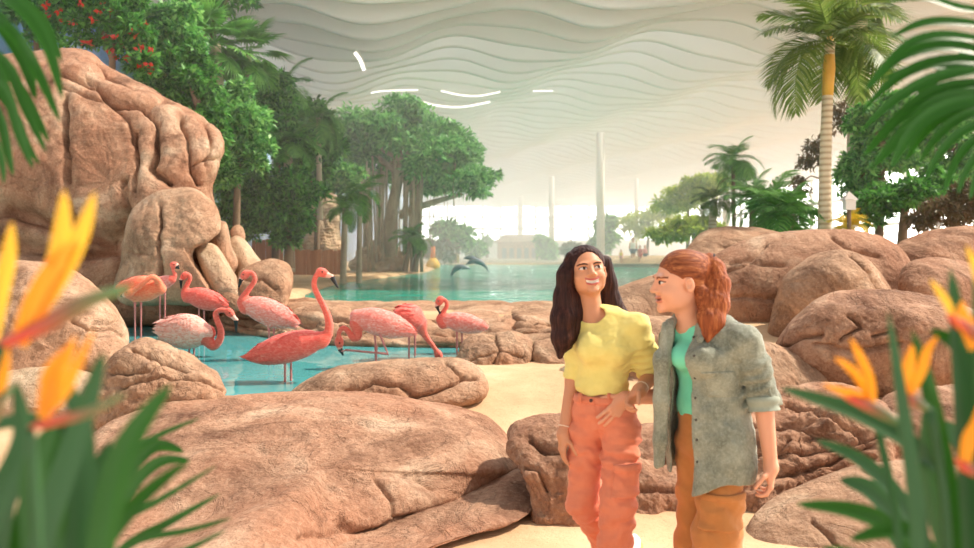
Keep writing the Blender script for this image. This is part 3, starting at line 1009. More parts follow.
# ---- frond prototypes (local: grows along +X, arches in Z)
def feather_frond(L, droop, nl, wl, ll, vee=.35, seed=0, curl=.0):
    r_ = np.random.RandomState(seed)
    m = MB()
    s = np.linspace(0, 1, 14)
    x = L * (s - .18 * droop * s ** 3)
    z = L * (.35 * s * (1 - .3 * droop) - .62 * droop * s ** 2.2)
    P = np.c_[x, curl * L * s ** 2, z]
    m.tube(P, np.linspace(.018, .004, 14) * L / 2, 5)
    u = np.repeat(np.linspace(.16, .995, nl), 2)
    sg = np.tile([1, -1], nl)
    C = np.stack([np.interp(u, s, P[:, i]) for i in range(3)], 1)
    T = np.stack([np.interp(u, s, np.gradient(P[:, i], s)) for i in range(3)], 1)
    T /= np.linalg.norm(T, axis=1)[:, None]
    S = np.c_[-T[:, 1], T[:, 0], 0 * u] * sg[:, None]
    S /= np.linalg.norm(S, axis=1)[:, None]
    U = np.cross(S, T) * -sg[:, None]
    U = np.where(U[:, 2:] < 0, -U, U)
    D = S * .95 + T * (.45 + .5 * u[:, None]) + U * (vee * (1 - u[:, None] * .4)) + np.array([0, 0, -.18]) + r_.normal(size=(2 * nl, 3)) * .07
    ln = ll * L * (np.sin(PI * np.clip(u * .86 + .12, 0, 1)) ** .7) * r_.uniform(.85, 1.1, 2 * nl)
    D /= np.linalg.norm(D, axis=1)[:, None]
    # two-segment drooping leaflets
    Nn = np.cross(D, np.cross(U, D))
    W = wl * L
    S2 = np.cross(D, Nn)
    S2 /= np.linalg.norm(S2, axis=1)[:, None] + 1e-9
    l = ln[:, None]
    a = C
    b_ = C + D * l * .5
    c_ = C + D * l + np.array([0, 0, -1]) * l * .28
    V = np.stack([a + S2 * W * .3, b_ + S2 * W * .5, c_, b_ - S2 * W * .5, a - S2 * W * .3], 1)
    k = np.arange(5 * len(C)).reshape(-1, 5)
    m.add(V.reshape(-1, 3), k)
    return m


def fan_frond(L, nseg, spread=150, seed=0, droop=.3):
    r_ = np.random.RandomState(seed)
    m = MB()
    s = np.linspace(0, 1, 8)
    P = np.c_[L * .55 * s, 0 * s, L * (.2 * s - .08 * s ** 2)]
    m.tube(P, np.linspace(.02, .012, 8) * L / 1.5, 5)
    h = P[-1]
    for a in np.linspace(-spread, spread, nseg):
        a = math.radians(a + r_.uniform(-3, 3))
        d = np.array([math.cos(a), math.sin(a), .15])
        ln = L * .55 * (.75 + .25 * math.cos(a)) * r_.uniform(.9, 1.05)
        q = np.array([h + d * ln * k + np.array([0, 0, -droop * ln * k ** 2.5]) for k in np.linspace(.0, 1, 6)])
        m.blade(q, np.array([.2, .8, 1, .8, .45, .04]) * L * .028, np.array([-math.sin(a), math.cos(a), 0.0]), fold=.35, nu=3)
    return m


_proto = {}


def palm(name, label, base, top, Y, Lpx, n, mat, kind='feather', r=.1, el=(75, -35), bark=M_RING, group=None, shaft=None, seed=0, lean=None, names=('trunk', 'frond'), roll=0):
    """a palm whose crown sits at pixel `top` and foot at pixel `base`, Y metres ahead"""
    rs = np.random.RandomState(seed + 5)
    p0, p1 = at(*base, Y), at(*top, Y)
    e = empty(name, p0)
    tag(e, label, 'palm', group)
    if r > 0:
        mid = [(at(*q, Y)) for q in (lean or [])]
        P = catmull([p0, *mid, p1], 20)
        m = MB()
        m.tube(P, np.linspace(r * 1.15, r * .85, 20), 12)
        m.build(names[0], bark, e)
        if shaft:
            m = MB()
            d = (P[-1] - P[-4])
            d /= np.linalg.norm(d)
            m.tube([p1 - d * shaft, p1 - d * shaft * .5, p1 + d * .1], [r * .95, r * 1.1, r * .6], 12)
            m.build('crownshaft', M_SHAFT, e)
    L = Lpx * Y / F
    frs = []
    for k in range(n):
        f = (k + .5) / n
        elv = el[0] + (el[1] - el[0]) * f ** .8 + rs.uniform(-8, 8)
        dr = .55 + .7 * f
        v_ = k % 3
        key = (kind, v_, mat.name)
        if key not in _proto:
            pm = feather_frond(1.0, [.6, .95, 1.25][v_], 46, .022, .42, seed=v_) if kind == 'feather' else fan_frond(1.0, 30, 140, v_)
            _proto[key] = (np.concatenate(pm.v), pm.f)
            V, fs = _proto[key]
            o = mesh_obj(names[1], V, fs, mat, e, e['_o'])
            _proto[key] = o.data
        else:
            o = bpy.data.objects.new(names[1], _proto[key])
            COL.objects.link(o)
            o.parent = e
        o.location = tuple(p1 - p0)
        o.rotation_mode = 'XYZ'
        base_el = 19 if kind == 'feather' else 11
        o.rotation_euler = (math.radians(rs.uniform(-12, 12)), math.radians(-(elv - base_el)), math.radians(k * 137.5 + rs.uniform(-15, 15) + roll))
        s = L * rs.uniform(.85, 1.1)
        o.scale = (s, s, s)
    return e


# ---- left bank vegetation
tree('banyan_tree', 'wide banyan tree with curtain of hanging roots at the far lagoon shore', 'tree',
     [(402, 140, 44, 34), (440, 160, 42, 32, -1), (474, 184, 24, 15, -1.5), (364, 136, 36, 26), (404, 112, 20, 14), (342, 150, 28, 22, .5), (385, 165, 36, 24, 1.5), (430, 135, 26, 20), (455, 150, 24, 22), (430, 186, 28, 12, .5)],
     26000, .30, G_BANYAN, trunk=[(392, 268), (390, 225), (396, 190), (402, 160)], bark=M_BARKP, Y=38, depth=1.0, r=.34, sub=20, limbs=10)
ban = bpy.data.objects['banyan_tree']
for i in range(44):
    x = 360 + 100 * ((i * .618) % 1)
    Y = 38 + rnd.uniform(-1.6, 1.6)
    y0 = 150 + rnd.uniform(0, 25) + (10 if x > 440 else 0)
    y1 = (272 if x < 425 else rnd.uniform(205, 228)) if i % 4 else rnd.uniform(210, 240)
    if x > 430 and i % 2:
        continue
    xs_ = x + (390 - x) * (.12 if y1 > 250 else .0)
    P = catmull([at(x, y0, Y), at((x + xs_) / 2 + rnd.uniform(-3, 3), (y0 + y1) / 2, Y), at(xs_ + rnd.uniform(-3, 3), y1, Y)], 10)
    m = MB()
    rr = (rnd.uniform(.03, .09) if y1 > 250 else rnd.uniform(.012, .03))
    m.tube(P, np.linspace(rr, rr * (1.4 if y1 > 250 else .5), 10), 6)
    m.build('aerial_root', M_BARKP, ban)
m = MB()
m.tube(catmull([at(400, 215, 37.5), at(425, 205, 37.3), at(462, 194, 37.2)], 10), np.linspace(.22, .08, 10), 8)
m.build('branch', M_BARKP, ban)
rock('boulder', 'brown root-bound rock mound under the banyan tree', [(352, 270), (358, 252), (370, 242), (386, 240), (396, 248), (404, 258), (410, 272)], 38.5, .8, 1.2, .2, amp=.5, fr=1.1, seed=51, n=(110, 70), mat=M_ROCKP, ridge=1)

tree('bushy_tree', 'bushy green tree over the wooden fence, right of the cliff', 'tree', [(262, 192, 34, 26), (300, 188, 28, 24), (240, 200, 24, 30), (278, 216, 30, 18), (300, 222, 16, 16), (246, 225, 18, 18), (285, 240, 14, 10)],
     15000, .19, G_DARK, trunk=[(289, 268), (289, 235), (286, 205)], Y=23, r=.16, sub=18)
for i, (x0, bl, lab, mt, n, L, Y) in enumerate([
    (0, [(192, 100, 30, 34), (184, 70, 26, 26), (205, 130, 24, 30)], 'dense dark shrub tree rising just above the cliff shoulder', G_DARK, 9000, .17, 19.5),
    (0, [(232, 118, 32, 38), (226, 160, 24, 34), (246, 150, 24, 28)], 'dense leafy tree beside the cliff edge, lower left of the thick-trunked palm', G_MID, 10000, .17, 21),
    (0, [(270, 118, 30, 34), (262, 88, 26, 24), (292, 150, 26, 26)], 'leafy tree below the slender second palm', G_DARK, 8000, .2, 25),
    (0, [(312, 128, 22, 28), (326, 146, 20, 24), (310, 164, 22, 20)], 'dark leafy tree left of the banyan crown', G_DARK, 7000, .24, 31),
    (0, [(150, 40, 34, 36), (176, 24, 30, 30), (160, 75, 28, 22)], 'feathery green tree behind the top of the cliff', G_MID, 9000, .18, 20),
    (0, [(30, 20, 34, 30), (60, -8, 34, 20), (10, -10, 30, 30)], 'dark tree at the upper left corner behind the hanging leaves', G_DARK, 6000, .2, 19.5),
    (0, [(205, 4, 26, 18), (240, -8, 26, 18), (182, 40, 18, 30)], 'leafy crown cut by the top edge behind the thick-trunked palm', G_DARK, 5000, .2, 22.6),
    (0, [(344, 178, 18, 18), (330, 185, 14, 14)], 'small green tree above the pale outcrop', G_MID, 3500, .26, 34),
]):
    tree('leafy_tree', lab, 'tree', bl, n, L, mt, Y=Y, r=.12, group='trees along the left bank', sub=16)
tree('flowering_tree', 'dark tree dotted with red flowers above the cliff', 'tree', [(92, 22, 30, 28), (122, 34, 26, 24), (74, 2, 30, 22), (112, 2, 30, 22), (142, 62, 16, 14)], 11000, .16, G_DARK, Y=18.5, r=.12, extra=(G_RED, 10, .12, 'flower'), sub=18)
tree('shrub', 'small purple-red shrub on top of the pale outcrop', 'shrub', [(311, 172, 10, 12), (306, 182, 8, 8)], 1500, .25, G_PURP, Y=33, r=.05)
palm('palm', 'thick-trunked fan palm high above the cliff, cut by the top edge', (221, 150), (215, 44), 22, 50, 22, G_PALM, 'fan', r=.17, seed=1, bark=M_BARKP, el=(80, -55))
palm('palm', 'slender fan palm just right of the thick-trunked one', (250, 150), (248, 54), 23, 42, 20, G_PALM, 'fan', r=.10, seed=2, bark=M_BARKP, el=(75, -60))
palm('palm', 'dark drooping feather palm beside the ceiling edge', (287, 170), (283, 88), 28, 46, 15, G_PALM, 'feather', r=.12, seed=3, bark=M_BARKP)
palm('palm', 'broad sago-like palm with pale lit fronds in the middle of the left trees', (290, 272), (288, 145), 24.5, 42, 18, G_PALM, 'feather', r=.14, seed=4, bark=M_BARKP, el=(80, -20))
palm('palm', 'slim palm whose dark crown meets the ceiling left of the banyan', (320, 220), (318, 118), 30, 40, 14, G_PALM, 'feather', r=.1, seed=15, bark=M_BARKP)
palm('palm', 'small bright green palm with a pale thin trunk right of the fence', (343, 285), (345, 208), 25, 26, 13, G_PALM, 'feather', r=.09, seed=5, bark=M_BARKP, el=(85, -15))
palm('palm', 'taller palm with a thin trunk between the fence and the banyan', (359, 284), (360, 192), 25.5, 30, 14, G_PALM, 'feather', r=.08, seed=6, bark=M_BARKP)
palm('palm', 'small dark cycad-like palm on the beach below the banyan, thicker trunk', (405, 271.5), (411, 238), 36, 24, 20, G_PALM, 'feather', r=.11, seed=7, bark=M_BARK, el=(85, -10))
palm('palm', 'thin young palm touching the dark cycad-like one on the beach', (413, 271.5), (418, 244), 36.4, 14, 10, G_PALM, 'feather', r=.06, seed=8, bark=M_BARK)

# ---- wooden fence
M_WOOD = mottled('fence_wood', [(.3, srgb(190, 122, 86)), (.7, srgb(222, 160, 120))], 5, .8, .3, 30, .01, (1, 1, .1))
def fence(label, x0, x1, yb, yt, Y, nb):
    a, b2 = at(x0, yb, Y), at(x1, yb, Y)
    h = (yb - yt) * Y / F
    e = empty('wooden_fence', (a + b2) / 2)
    tag(e, label, 'fence', 'wooden fence runs')
    w_ = (b2[0] - a[0]) / nb
    for i in range(nb):
        m = MB()
        x = a[0] + (i + .5) * w_
        hh = h * (1 + .04 * math.sin(i * 2.1))
        m.box((x, Y + .03 * math.sin(i * 1.7), a[2] + hh / 2 - .1), (w_ * .93, .05, hh + .2))
        m.build('board', M_WOOD, e, smooth=False)
    m = MB()
    m.box(((a[0] + b2[0]) / 2, Y + .09, a[2] + h * .75), (b2[0] - a[0], .06, .1))
    m.box(((a[0] + b2[0]) / 2, Y + .09, a[2] + h * .25), (b2[0] - a[0], .06, .1))
    m.build('rail', M_WOOD, e, smooth=False)
fence('terracotta-brown board fence right of the bushy tree trunk', 291, 345, 268, 250, 25, 14)
fence('lower stretch of board fence left of the bushy tree trunk', 252, 283, 268, 240, 25.5, 9)

# ---- right side vegetation
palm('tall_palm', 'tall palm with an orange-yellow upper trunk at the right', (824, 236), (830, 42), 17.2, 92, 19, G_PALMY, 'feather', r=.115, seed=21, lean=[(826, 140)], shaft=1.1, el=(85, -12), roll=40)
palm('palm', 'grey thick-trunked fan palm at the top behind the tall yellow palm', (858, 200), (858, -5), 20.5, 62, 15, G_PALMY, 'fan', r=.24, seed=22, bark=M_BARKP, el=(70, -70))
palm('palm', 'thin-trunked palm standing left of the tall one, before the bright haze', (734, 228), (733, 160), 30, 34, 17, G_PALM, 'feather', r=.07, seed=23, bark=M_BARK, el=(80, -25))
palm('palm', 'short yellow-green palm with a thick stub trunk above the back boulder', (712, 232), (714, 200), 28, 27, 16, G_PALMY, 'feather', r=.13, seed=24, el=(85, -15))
palm('palm_clump', 'low bushy dark palm clump left of the yellow palm trunk', (786, 236), (788, 214), 18, 48, 26, G_PALM, 'feather', r=.16, seed=25, bark=M_BARK, el=(85, -5))
palm('palm_clump', 'bushy palm clump with purple-grey tips farther back left of the yellow trunk', (766, 236), (768, 206), 21, 46, 22, G_PALM, 'feather', r=.14, seed=26, bark=M_BARK, el=(85, 0))
palm('palm_clump', 'grey-green clump of palm fronds right of the thin-trunked palm', (752, 236), (752, 200), 27, 36, 18, G_MID, 'feather', r=.1, seed=27, bark=M_BARK, el=(85, 0))
RT = [
    ([(884, 150, 36, 34), (900, 120, 28, 24), (868, 120, 18, 22), (860, 178, 24, 26)], 'big dark leafy tree behind the tall palm at the right', G_MID, 12000, .16, 19.5),
    ([(900, 205, 40, 24), (870, 212, 24, 18), (930, 190, 26, 24)], 'low dark leafy tree right of the white birdhouse', G_DARK, 9000, .15, 18),
    ([(936, 150, 30, 34), (958, 120, 26, 30), (965, 170, 22, 26)], 'dark tree mostly behind the near palm leaves at the right edge', G_MID, 7000, .17, 20),
]
for bl, lab, mt, n, L, Y in RT:
    tree('leafy_tree', lab, 'tree', bl, n, L, mt, Y=Y, r=.13, group='trees along the right bank', sub=18)
tree('dry_shrub', 'brown twiggy shrub at the right edge above the far-right boulder', 'shrub', [(945, 212, 26, 16), (968, 205, 18, 20), (925, 224, 16, 10)], 6000, .14, G_TWIG, Y=16.5, r=.05, W=.25)
tree('twiggy_tree', 'sparse twiggy tree catching the glare beside the yellow palm trunk', 'tree', [(810, 160, 14, 22), (842, 118, 14, 20), (798, 190, 12, 14)], 1500, .14, G_TWIG, Y=22, r=.05)
LT = [
    ([(640, 222, 26, 9), (662, 212, 24, 10), (640, 232, 18, 8)], 'low-branching lime green tree behind the distant bathers', 3800, 58),
    ([(686, 196, 26, 13), (706, 184, 24, 10), (668, 206, 18, 9)], 'taller lime green tree left of the thin-trunked palm', 4200, 42),
    ([(690, 228, 26, 10), (668, 234, 22, 8), (716, 232, 16, 8)], 'low lime green bush above the back boulder', 4000, 36),
]
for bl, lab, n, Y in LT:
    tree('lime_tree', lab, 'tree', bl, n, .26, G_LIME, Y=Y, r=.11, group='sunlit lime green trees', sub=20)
palm('yellow_shrub', 'yellow-leaved plant at the foot of the tall palm, under the birdhouse', (848, 234), (848, 226), 16.4, 26, 16, G_YEL, 'feather', r=.05, seed=31, el=(85, 5))
bpy.data.objects['yellow_shrub']['category'] = 'shrub'
# birdhouse
e = empty('birdhouse', at(849, 232, 16))
tag(e, 'little white house-shaped box on a post right of the tall palm trunk', 'birdhouse')
s = 16 / F
c = at(849, 205, 16)
m = MB()
m.box(c, (10 * s, 9 * s, 10 * s))
m.build('box', plain('white_paint', srgb(238, 232, 222), .6), e, smooth=False)
m = MB()
V = [(-7, -6, 0), (7, -6, 0), (7, 6, 0), (-7, 6, 0), (0, 0, 9)]
m.add(np.array(V) * s + c + np.array([0, 0, 5 * s]), [[0, 1, 4], [1, 2, 4], [2, 3, 4], [3, 0, 4]])
m.add(np.array(V[:4]) * s + c + np.array([0, 0, 5 * s]), [[3, 2, 1, 0]])
m.build('roof', plain('grey_roof', srgb(206, 196, 186), .7), e, smooth=False)
m = MB()
m.tube([at(849, 236, 16), c - np.array([0, 0, 5 * s])], .04, 8)
m.build('post', M_BARK, e)

# ---- far side of the lagoon
FT = [
    ([(603, 240, 13, 12), (606, 226, 9, 8)], 'rounded grey-green bush left of the distant bathers', 62, 2500, G_MID),
    ([(548, 250, 10, 10), (543, 242, 7, 7)], 'small hazy tree right of the brown far building', 80, 1500, G_MID),
    ([(458, 238, 16, 10), (446, 230, 12, 8)], 'hazy tree behind the yellow buoy', 60, 2500, G_MID),
    ([(472, 248, 12, 8)], 'low hazy blue-grey bush above the dolphins', 70, 1200, G_MID),
    ([(444, 252, 12, 8), (430, 250, 10, 8)], 'pinkish hazy shrub right behind the buoy', 58, 1500, G_TWIG),
    ([(575, 252, 14, 6)], 'low brownish hedge left of the rounded bush', 66, 1500, G_TWIG),
]
for bl, lab, Y, n, mt in FT:
    tree('far_tree', lab, 'tree', bl, n, .5, mt, Y=Y, r=.12, group='trees across the lagoon')
palm('palm', 'tiny hazy palm left of the brown far building', (487, 258), (487, 236), 85, 12, 12, G_PALM, 'feather', r=.14, seed=41, bark=M_BARK)
# hut, low building
M_TERRA = mottled('terracotta_plaster', [(.3, srgb(178, 120, 92)), (.7, srgb(206, 150, 118))], 1.5)
M_ROOFB = mottled('brown_roof', [(.3, srgb(140, 104, 86)), (.7, srgb(176, 138, 116))], 1.5)
e = empty('building', at(520, 262, 96))
tag(e, 'low brown building with a sloping roof on the far shore', 'building')
Y = 96
a, b2 = at(498, 262, Y), at(544, 242, Y)
m = MB()
m.box(((a[0] + b2[0]) / 2, Y + 3, (a[2] + b2[2]) / 2), (b2[0] - a[0], 6, b2[2] - a[2]))
m.build('wall', M_TERRA, e, smooth=False)
m = MB()
x0, x1, z0, z1 = a[0] - .5, b2[0] + .5, b2[2], at(520, 234, Y)[2]
m.add([(x0, Y - .6, z0), (x1, Y - .6, z0), (x1, Y + 6.6, z0), (x0, Y + 6.6, z0), (x0 + 1.2, Y + 3, z1), (x1 - 1.2, Y + 3, z1)], [[0, 1, 5, 4], [2, 3, 4, 5]])
m.add([(x0, Y - .6, z0), (x1, Y - .6, z0), (x1, Y + 6.6, z0), (x0, Y + 6.6, z0), (x0 + 1.2, Y + 3, z1), (x1 - 1.2, Y + 3, z1)], [[1, 2, 5], [3, 0, 4]])
m.build('roof', M_ROOFB, e, smooth=False)
for i in range(6):
    x = 502 + i * 7.4
    q0, q1 = at(x, 258, Y - .03), at(x + 4.5, 248, Y - .03)
    m = MB()
    m.box(((q0[0] + q1[0]) / 2, Y - .03, (q0[2] + q1[2]) / 2), (q1[0] - q0[0], .08, q1[2] - q0[2]))
    m.build('window', plain('dusky_pane', srgb(120, 104, 112), .3) if i == 0 else bpy.data.materials['dusky_pane'], e, smooth=False)
e = empty('hut', at(455, 264, 60))
tag(e, 'small yellow hut at the water line right of the buoy', 'hut')
Y = 60
m = MB()
a, b2 = at(449, 264, Y), at(459, 254, Y)
m.box(((a[0] + b2[0]) / 2, Y + .4, (a[2] + b2[2]) / 2), (b2[0] - a[0], .7, b2[2] - a[2]))
m.build('wall', mottled('yellow_plaster', [(.3, srgb(226, 184, 110)), (.7, srgb(240, 206, 140))], 2), e, smooth=False)
m = MB()
m.box(((a[0] + b2[0]) / 2, Y + .4, b2[2] + .05), (b2[0] - a[0] + .12, .82, .1))
m.build('roof', M_ROOFB, e, smooth=False)
m = MB()
m.box(((a[0] + b2[0]) / 2 + .1, Y + .03, a[2] + .28), (.18, .06, .5))
m.build('door', M_WOOD, e, smooth=False)
# buoy
Y = 47
c = at(433, 270.5, Y)
k = Y / F
e = empty('buoy', c)
tag(e, 'yellow pear-shaped buoy with an orange neck by the far beach', 'buoy')
m = MB()
m.lathe(c, [(0, 0), (4 * k, 0), (7 * k, 3 * k), (7.2 * k, 6 * k), (5.5 * k, 9.5 * k), (3.2 * k, 12.5 * k), (0, 12.5 * k)], 20)
m.build('body', plain('buoy_yellow', srgb(240, 182, 44), .5), e)
m = MB()
m.lathe(c + np.array([0, 0, 12.3 * k]), [(0, 0), (3 * k, 0), (2.2 * k, 6 * k), (2.3 * k, 11 * k), (1.6 * k, 12 * k), (0, 12 * k)], 16)
m.build('neck', plain('buoy_orange', srgb(236, 124, 60), .5), e)
# boardwalk before the distant bathers
a, b2 = at(600, 266, 49), at(672, 266, 49)
m = MB()
m.box(((a[0] + b2[0]) / 2, 49.6, .74), (b2[0] - a[0], 1.6, .16))
o = m.build('boardwalk', M_BARK, smooth=False)
struct(o)

# ---- leaves close to the lens
def leaf_set(name, label, paths, Y, mat, partname='leaflet', cat='palm', stem=None, base=None, fold=.3, group=None, prof=None):
    P0 = base if base is not None else at(paths[0][0][0][0], paths[0][0][0][1], Y)
    e = empty(name, P0)
    tag(e, label, cat, group)
    if stem:
        m = MB()
        m.tube(catmull([at(x, y, yy) for x, y, yy in stem], 16), np.linspace(.012, .006, 16), 8)
        m.build('stalk', G_NEAR, e)
    for pts, w_, dy, mt in [(p + (0, None))[:4] if len(p) == 2 else (p + (None,))[:4] for p in paths]:
        yy = Y + dy
        n = 14
        Q = catmull([at(a[0], a[1], yy + (a[2] if len(a) > 2 else 0)) for a in pts], n)
        s = np.linspace(0, 1, n)
        W = w_ * yy / F * np.sin(PI * np.clip(.08 + .92 * s, 0, 1)) ** .6 * (1 - .15 * s)
        W[-1] = .0005
        m = MB()
        T = Q[-1] - Q[0]
        side = np.cross(T, [0, -1, .35])
        m.blade(Q, W, side, fold=fold, nu=5)
        m.build(partname, mt or mat, e)
    return e

leaf_set('palm', 'glossy palm leaves hanging close to the camera at the upper left corner', [
    ([(-40, -30, .1), (15, 2), (46, 40, -.03), (63, 100, -.08)], 8, 0), ([(-40, 0, .1), (8, 28), (38, 72), (60, 122, -.05)], 6.5, .06), ([(-40, 30), (6, 64), (26, 108), (46, 152)], 6, .03),
    ([(-30, 50), (6, 94), (20, 136), (33, 168)], 5.5, 0), ([(-30, 70), (-2, 112), (8, 150), (13, 176)], 5, .05), ([(-30, 40), (14, 80), (36, 116), (49, 142)], 5, .12), ([(-40, -40), (8, -8), (44, 22), (62, 62)], 6, .1),
    ([(-30, 62), (10, 106), (26, 142), (39, 164)], 4.5, .1), ([(-30, 92), (-8, 134), (2, 160), (4, 184)], 4.5, 0), ([(-40, -10), (0, 22), (24, 60), (36, 100)], 8, .15), ([(-40, 20), (-10, 60), (8, 96), (20, 128)], 7, .1)],
    1.35, G_NEAR, stem=[(-60, -60, 1.35), (-46, 20, 1.38), (-44, 130, 1.4), (-60, 500, 1.36), (-70, 1200, 1.3)], base=at(-70, 1200, 1.3))
leaf_set('palm', 'glossy palm leaves reaching in from the right edge close to the camera', [
    ([(1010, 14), (960, 8), (925, -2), (884, 2)], 5, 0), ([(1010, 30), (955, 22), (920, 24), (890, 38)], 5.5, .05), ([(1010, 46), (950, 36), (912, 42), (886, 62)], 6, 0), ([(1010, 60), (948, 46), (900, 56), (864, 92)], 8, .03),
    ([(1010, 66), (950, 60), (900, 76), (862, 112)], 6.5, .08), ([(1010, 72), (950, 74), (900, 96), (860, 132)], 7, .02), ([(1010, 84), (950, 88), (905, 112), (862, 158)], 8, .1), ([(1010, 94), (945, 100), (905, 132), (872, 168)], 9, .05),
    ([(1010, 98), (955, 104), (915, 128), (890, 170)], 8, 0), ([(1010, 100), (960, 108), (925, 130), (906, 160)], 7, .12), ([(1010, 108), (965, 116), (938, 136), (918, 164)], 5.5, .05), ([(1010, 116), (968, 128), (942, 150), (924, 182)], 5.5, 0),
    ([(1010, 124), (974, 140), (954, 164), (943, 196)], 5, .05), ([(1010, 134), (984, 150), (966, 170), (958, 194)], 5, .02), ([(1010, 140), (990, 156), (976, 176), (970, 200)], 4.5, .06), ([(1010, 54), (955, 66), (920, 66), (880, 80)], 5, .12), ([(1010, 80), (965, 92), (930, 104), (895, 118)], 6, .15),
    ([(1010, -6), (960, -14), (930, -16), (900, -12)], 5, .1), ([(1010, 40), (965, 56), (930, 84), (905, 120)], 6, .18)],
    1.45, G_NEAR, stem=[(1030, -60, 1.45), (1014, 40, 1.47), (1012, 150, 1.5), (1030, 500, 1.5), (1040, 1130, 1.5)], base=at(1040, 1130, 1.5))

M_PET = leaf_mat('petal_orange', [srgb(248, 150, 20), srgb(252, 166, 34)], .4, .5)
M_PETY = leaf_mat('petal_yellow', [srgb(250, 186, 40), srgb(252, 198, 66)], .4, .5)
t = NT('bract')
M_BRACT = t.done(t.pbr(t.ramp(t.n('ShaderNodeSeparateXYZ', {'Vector': t.n('ShaderNodeTexCoord').outputs['Generated']}).outputs['X'], [(.2, srgb(196, 66, 44)), (.55, srgb(120, 92, 60)), (.9, srgb(84, 120, 70))]), .45))


def flower(plant, petals, bract, stalk, Y):
    """bird-of-paradise bloom: pixel paths"""
    s = Y / F
    m = MB()
    P = catmull([at(*q, Y) for q in bract[0]], 12)
    m.tube(P, np.sin(PI * np.linspace(.1, 1, 12)) ** .7 * bract[1] * s, 8)
    fl = m.build('flower', M_BRACT, plant)
    for pts, w_, mt in petals:
        m = MB()
        Q = catmull([at(q[0], q[1], Y + (q[2] if len(q) > 2 else 0)) for q in pts], 10)
        W = w_ * s * np.sin(PI * np.linspace(.15, 1, 10)) ** .8
        W[-1] = .0004
        m.blade(Q, W, np.cross(Q[-1] - Q[0], [.2, -1, .2]), fold=.45, nu=5)
        m.build('petal', mt, fl)
    m = MB()
    m.tube(catmull([at(*q, Y) for q in stalk], 10), 5 * s, 8)
    m.build('flower_stalk', G_NEAR2, plant)


gd, gm = G_NEAR, G_NEAR2
lp = leaf_set('bird_of_paradise_plant', 'blurred bird-of-paradise plant with orange flowers at the lower left', [
    ([(20, 640), (50, 520), (84, 420), (104, 352)], 15, 0, gm), ([(60, 640), (80, 540), (84, 430), (60, 372)], 14, .05, gm), ([(90, 640), (104, 540), (126, 450), (172, 384)], 17, .02, gd), ([(-30, 600), (0, 500), (24, 440), (16, 380)], 14, .05, gm),
    ([(40, 640), (40, 560), (36, 470), (60, 420)], 17, .03, gd), ([(-20, 430), (20, 420), (50, 424), (90, 440)], 8, .1, gm), ([(70, 640), (96, 560), (140, 500), (190, 460)], 10, .12, gd), ([(10, 640), (24, 540), (50, 460), (84, 400)], 15, .1, gd), ([(100, 660), (96, 570), (90, 500), (112, 440)], 15, .14, gm), ([(-10, 640), (-4, 560), (10, 490), (40, 440)], 15, .08, gm), ([(60, 660), (62, 580), (76, 500), (100, 456)], 18, .2, gd), ([(0, 660), (20, 600), (60, 540), (120, 500)], 14, .16, gd)],
    .74, G_NEAR, partname='leaf', cat='plant', base=at(50, 660, .74))
flower(lp, [([(28, 330), (56, 270), (64, 225), (64, 190)], 10, M_PETY), ([(28, 330), (62, 275), (84, 230), (95, 192)], 10, M_PETY), ([(20, 345), (40, 300), (62, 262), (80, 240)], 13, M_PET)], ([(2, 345), (50, 322), (90, 300), (135, 286)], 9), [(-20, 420), (-10, 380), (2, 345)], .74)
flower(lp, [([(44, 414), (54, 385), (66, 360), (76, 336)], 8, M_PET), ([(46, 414), (66, 390), (78, 365), (94, 330)], 6, M_PET), ([(44, 418), (50, 390), (52, 370), (70, 345)], 9, M_PET)], ([(30, 428), (60, 420), (90, 412), (128, 392)], 5), [(40, 600), (36, 500), (30, 428)], .68)
flower(lp, [([(-6, 340), (2, 290), (10, 255), (12, 222)], 9, M_PETY), ([(-10, 420), (-2, 390), (4, 370), (8, 345)], 8, M_PET)], ([(-20, 440), (-8, 420), (0, 400), (16, 386)], 6), [(-10, 600), (-16, 500), (-20, 440)], .76)
leaf_set('grassy_plant', 'narrow arching green leaves before the enormous brown boulder, right of the bird-of-paradise', [
    ([(70, 600), (110, 530), (160, 500), (216, 466)], 4, 0), ([(70, 620), (120, 552), (170, 522), (220, 494)], 5, .08), ([(80, 600), (130, 545), (190, 530), (232, 518)], 3.5, .05), ([(90, 560), (130, 490), (160, 462), (190, 460)], 7, .1),
    ([(60, 560), (110, 470), (150, 440), (200, 418)], 4, .12), ([(80, 610), (130, 560), (180, 552), (226, 530)], 4, .02), ([(100, 520), (130, 470), (156, 446), (184, 452)], 8, .2)], 1.25, G_NEAR, partname='leaf', cat='plant', base=at(75, 640, 1.25))
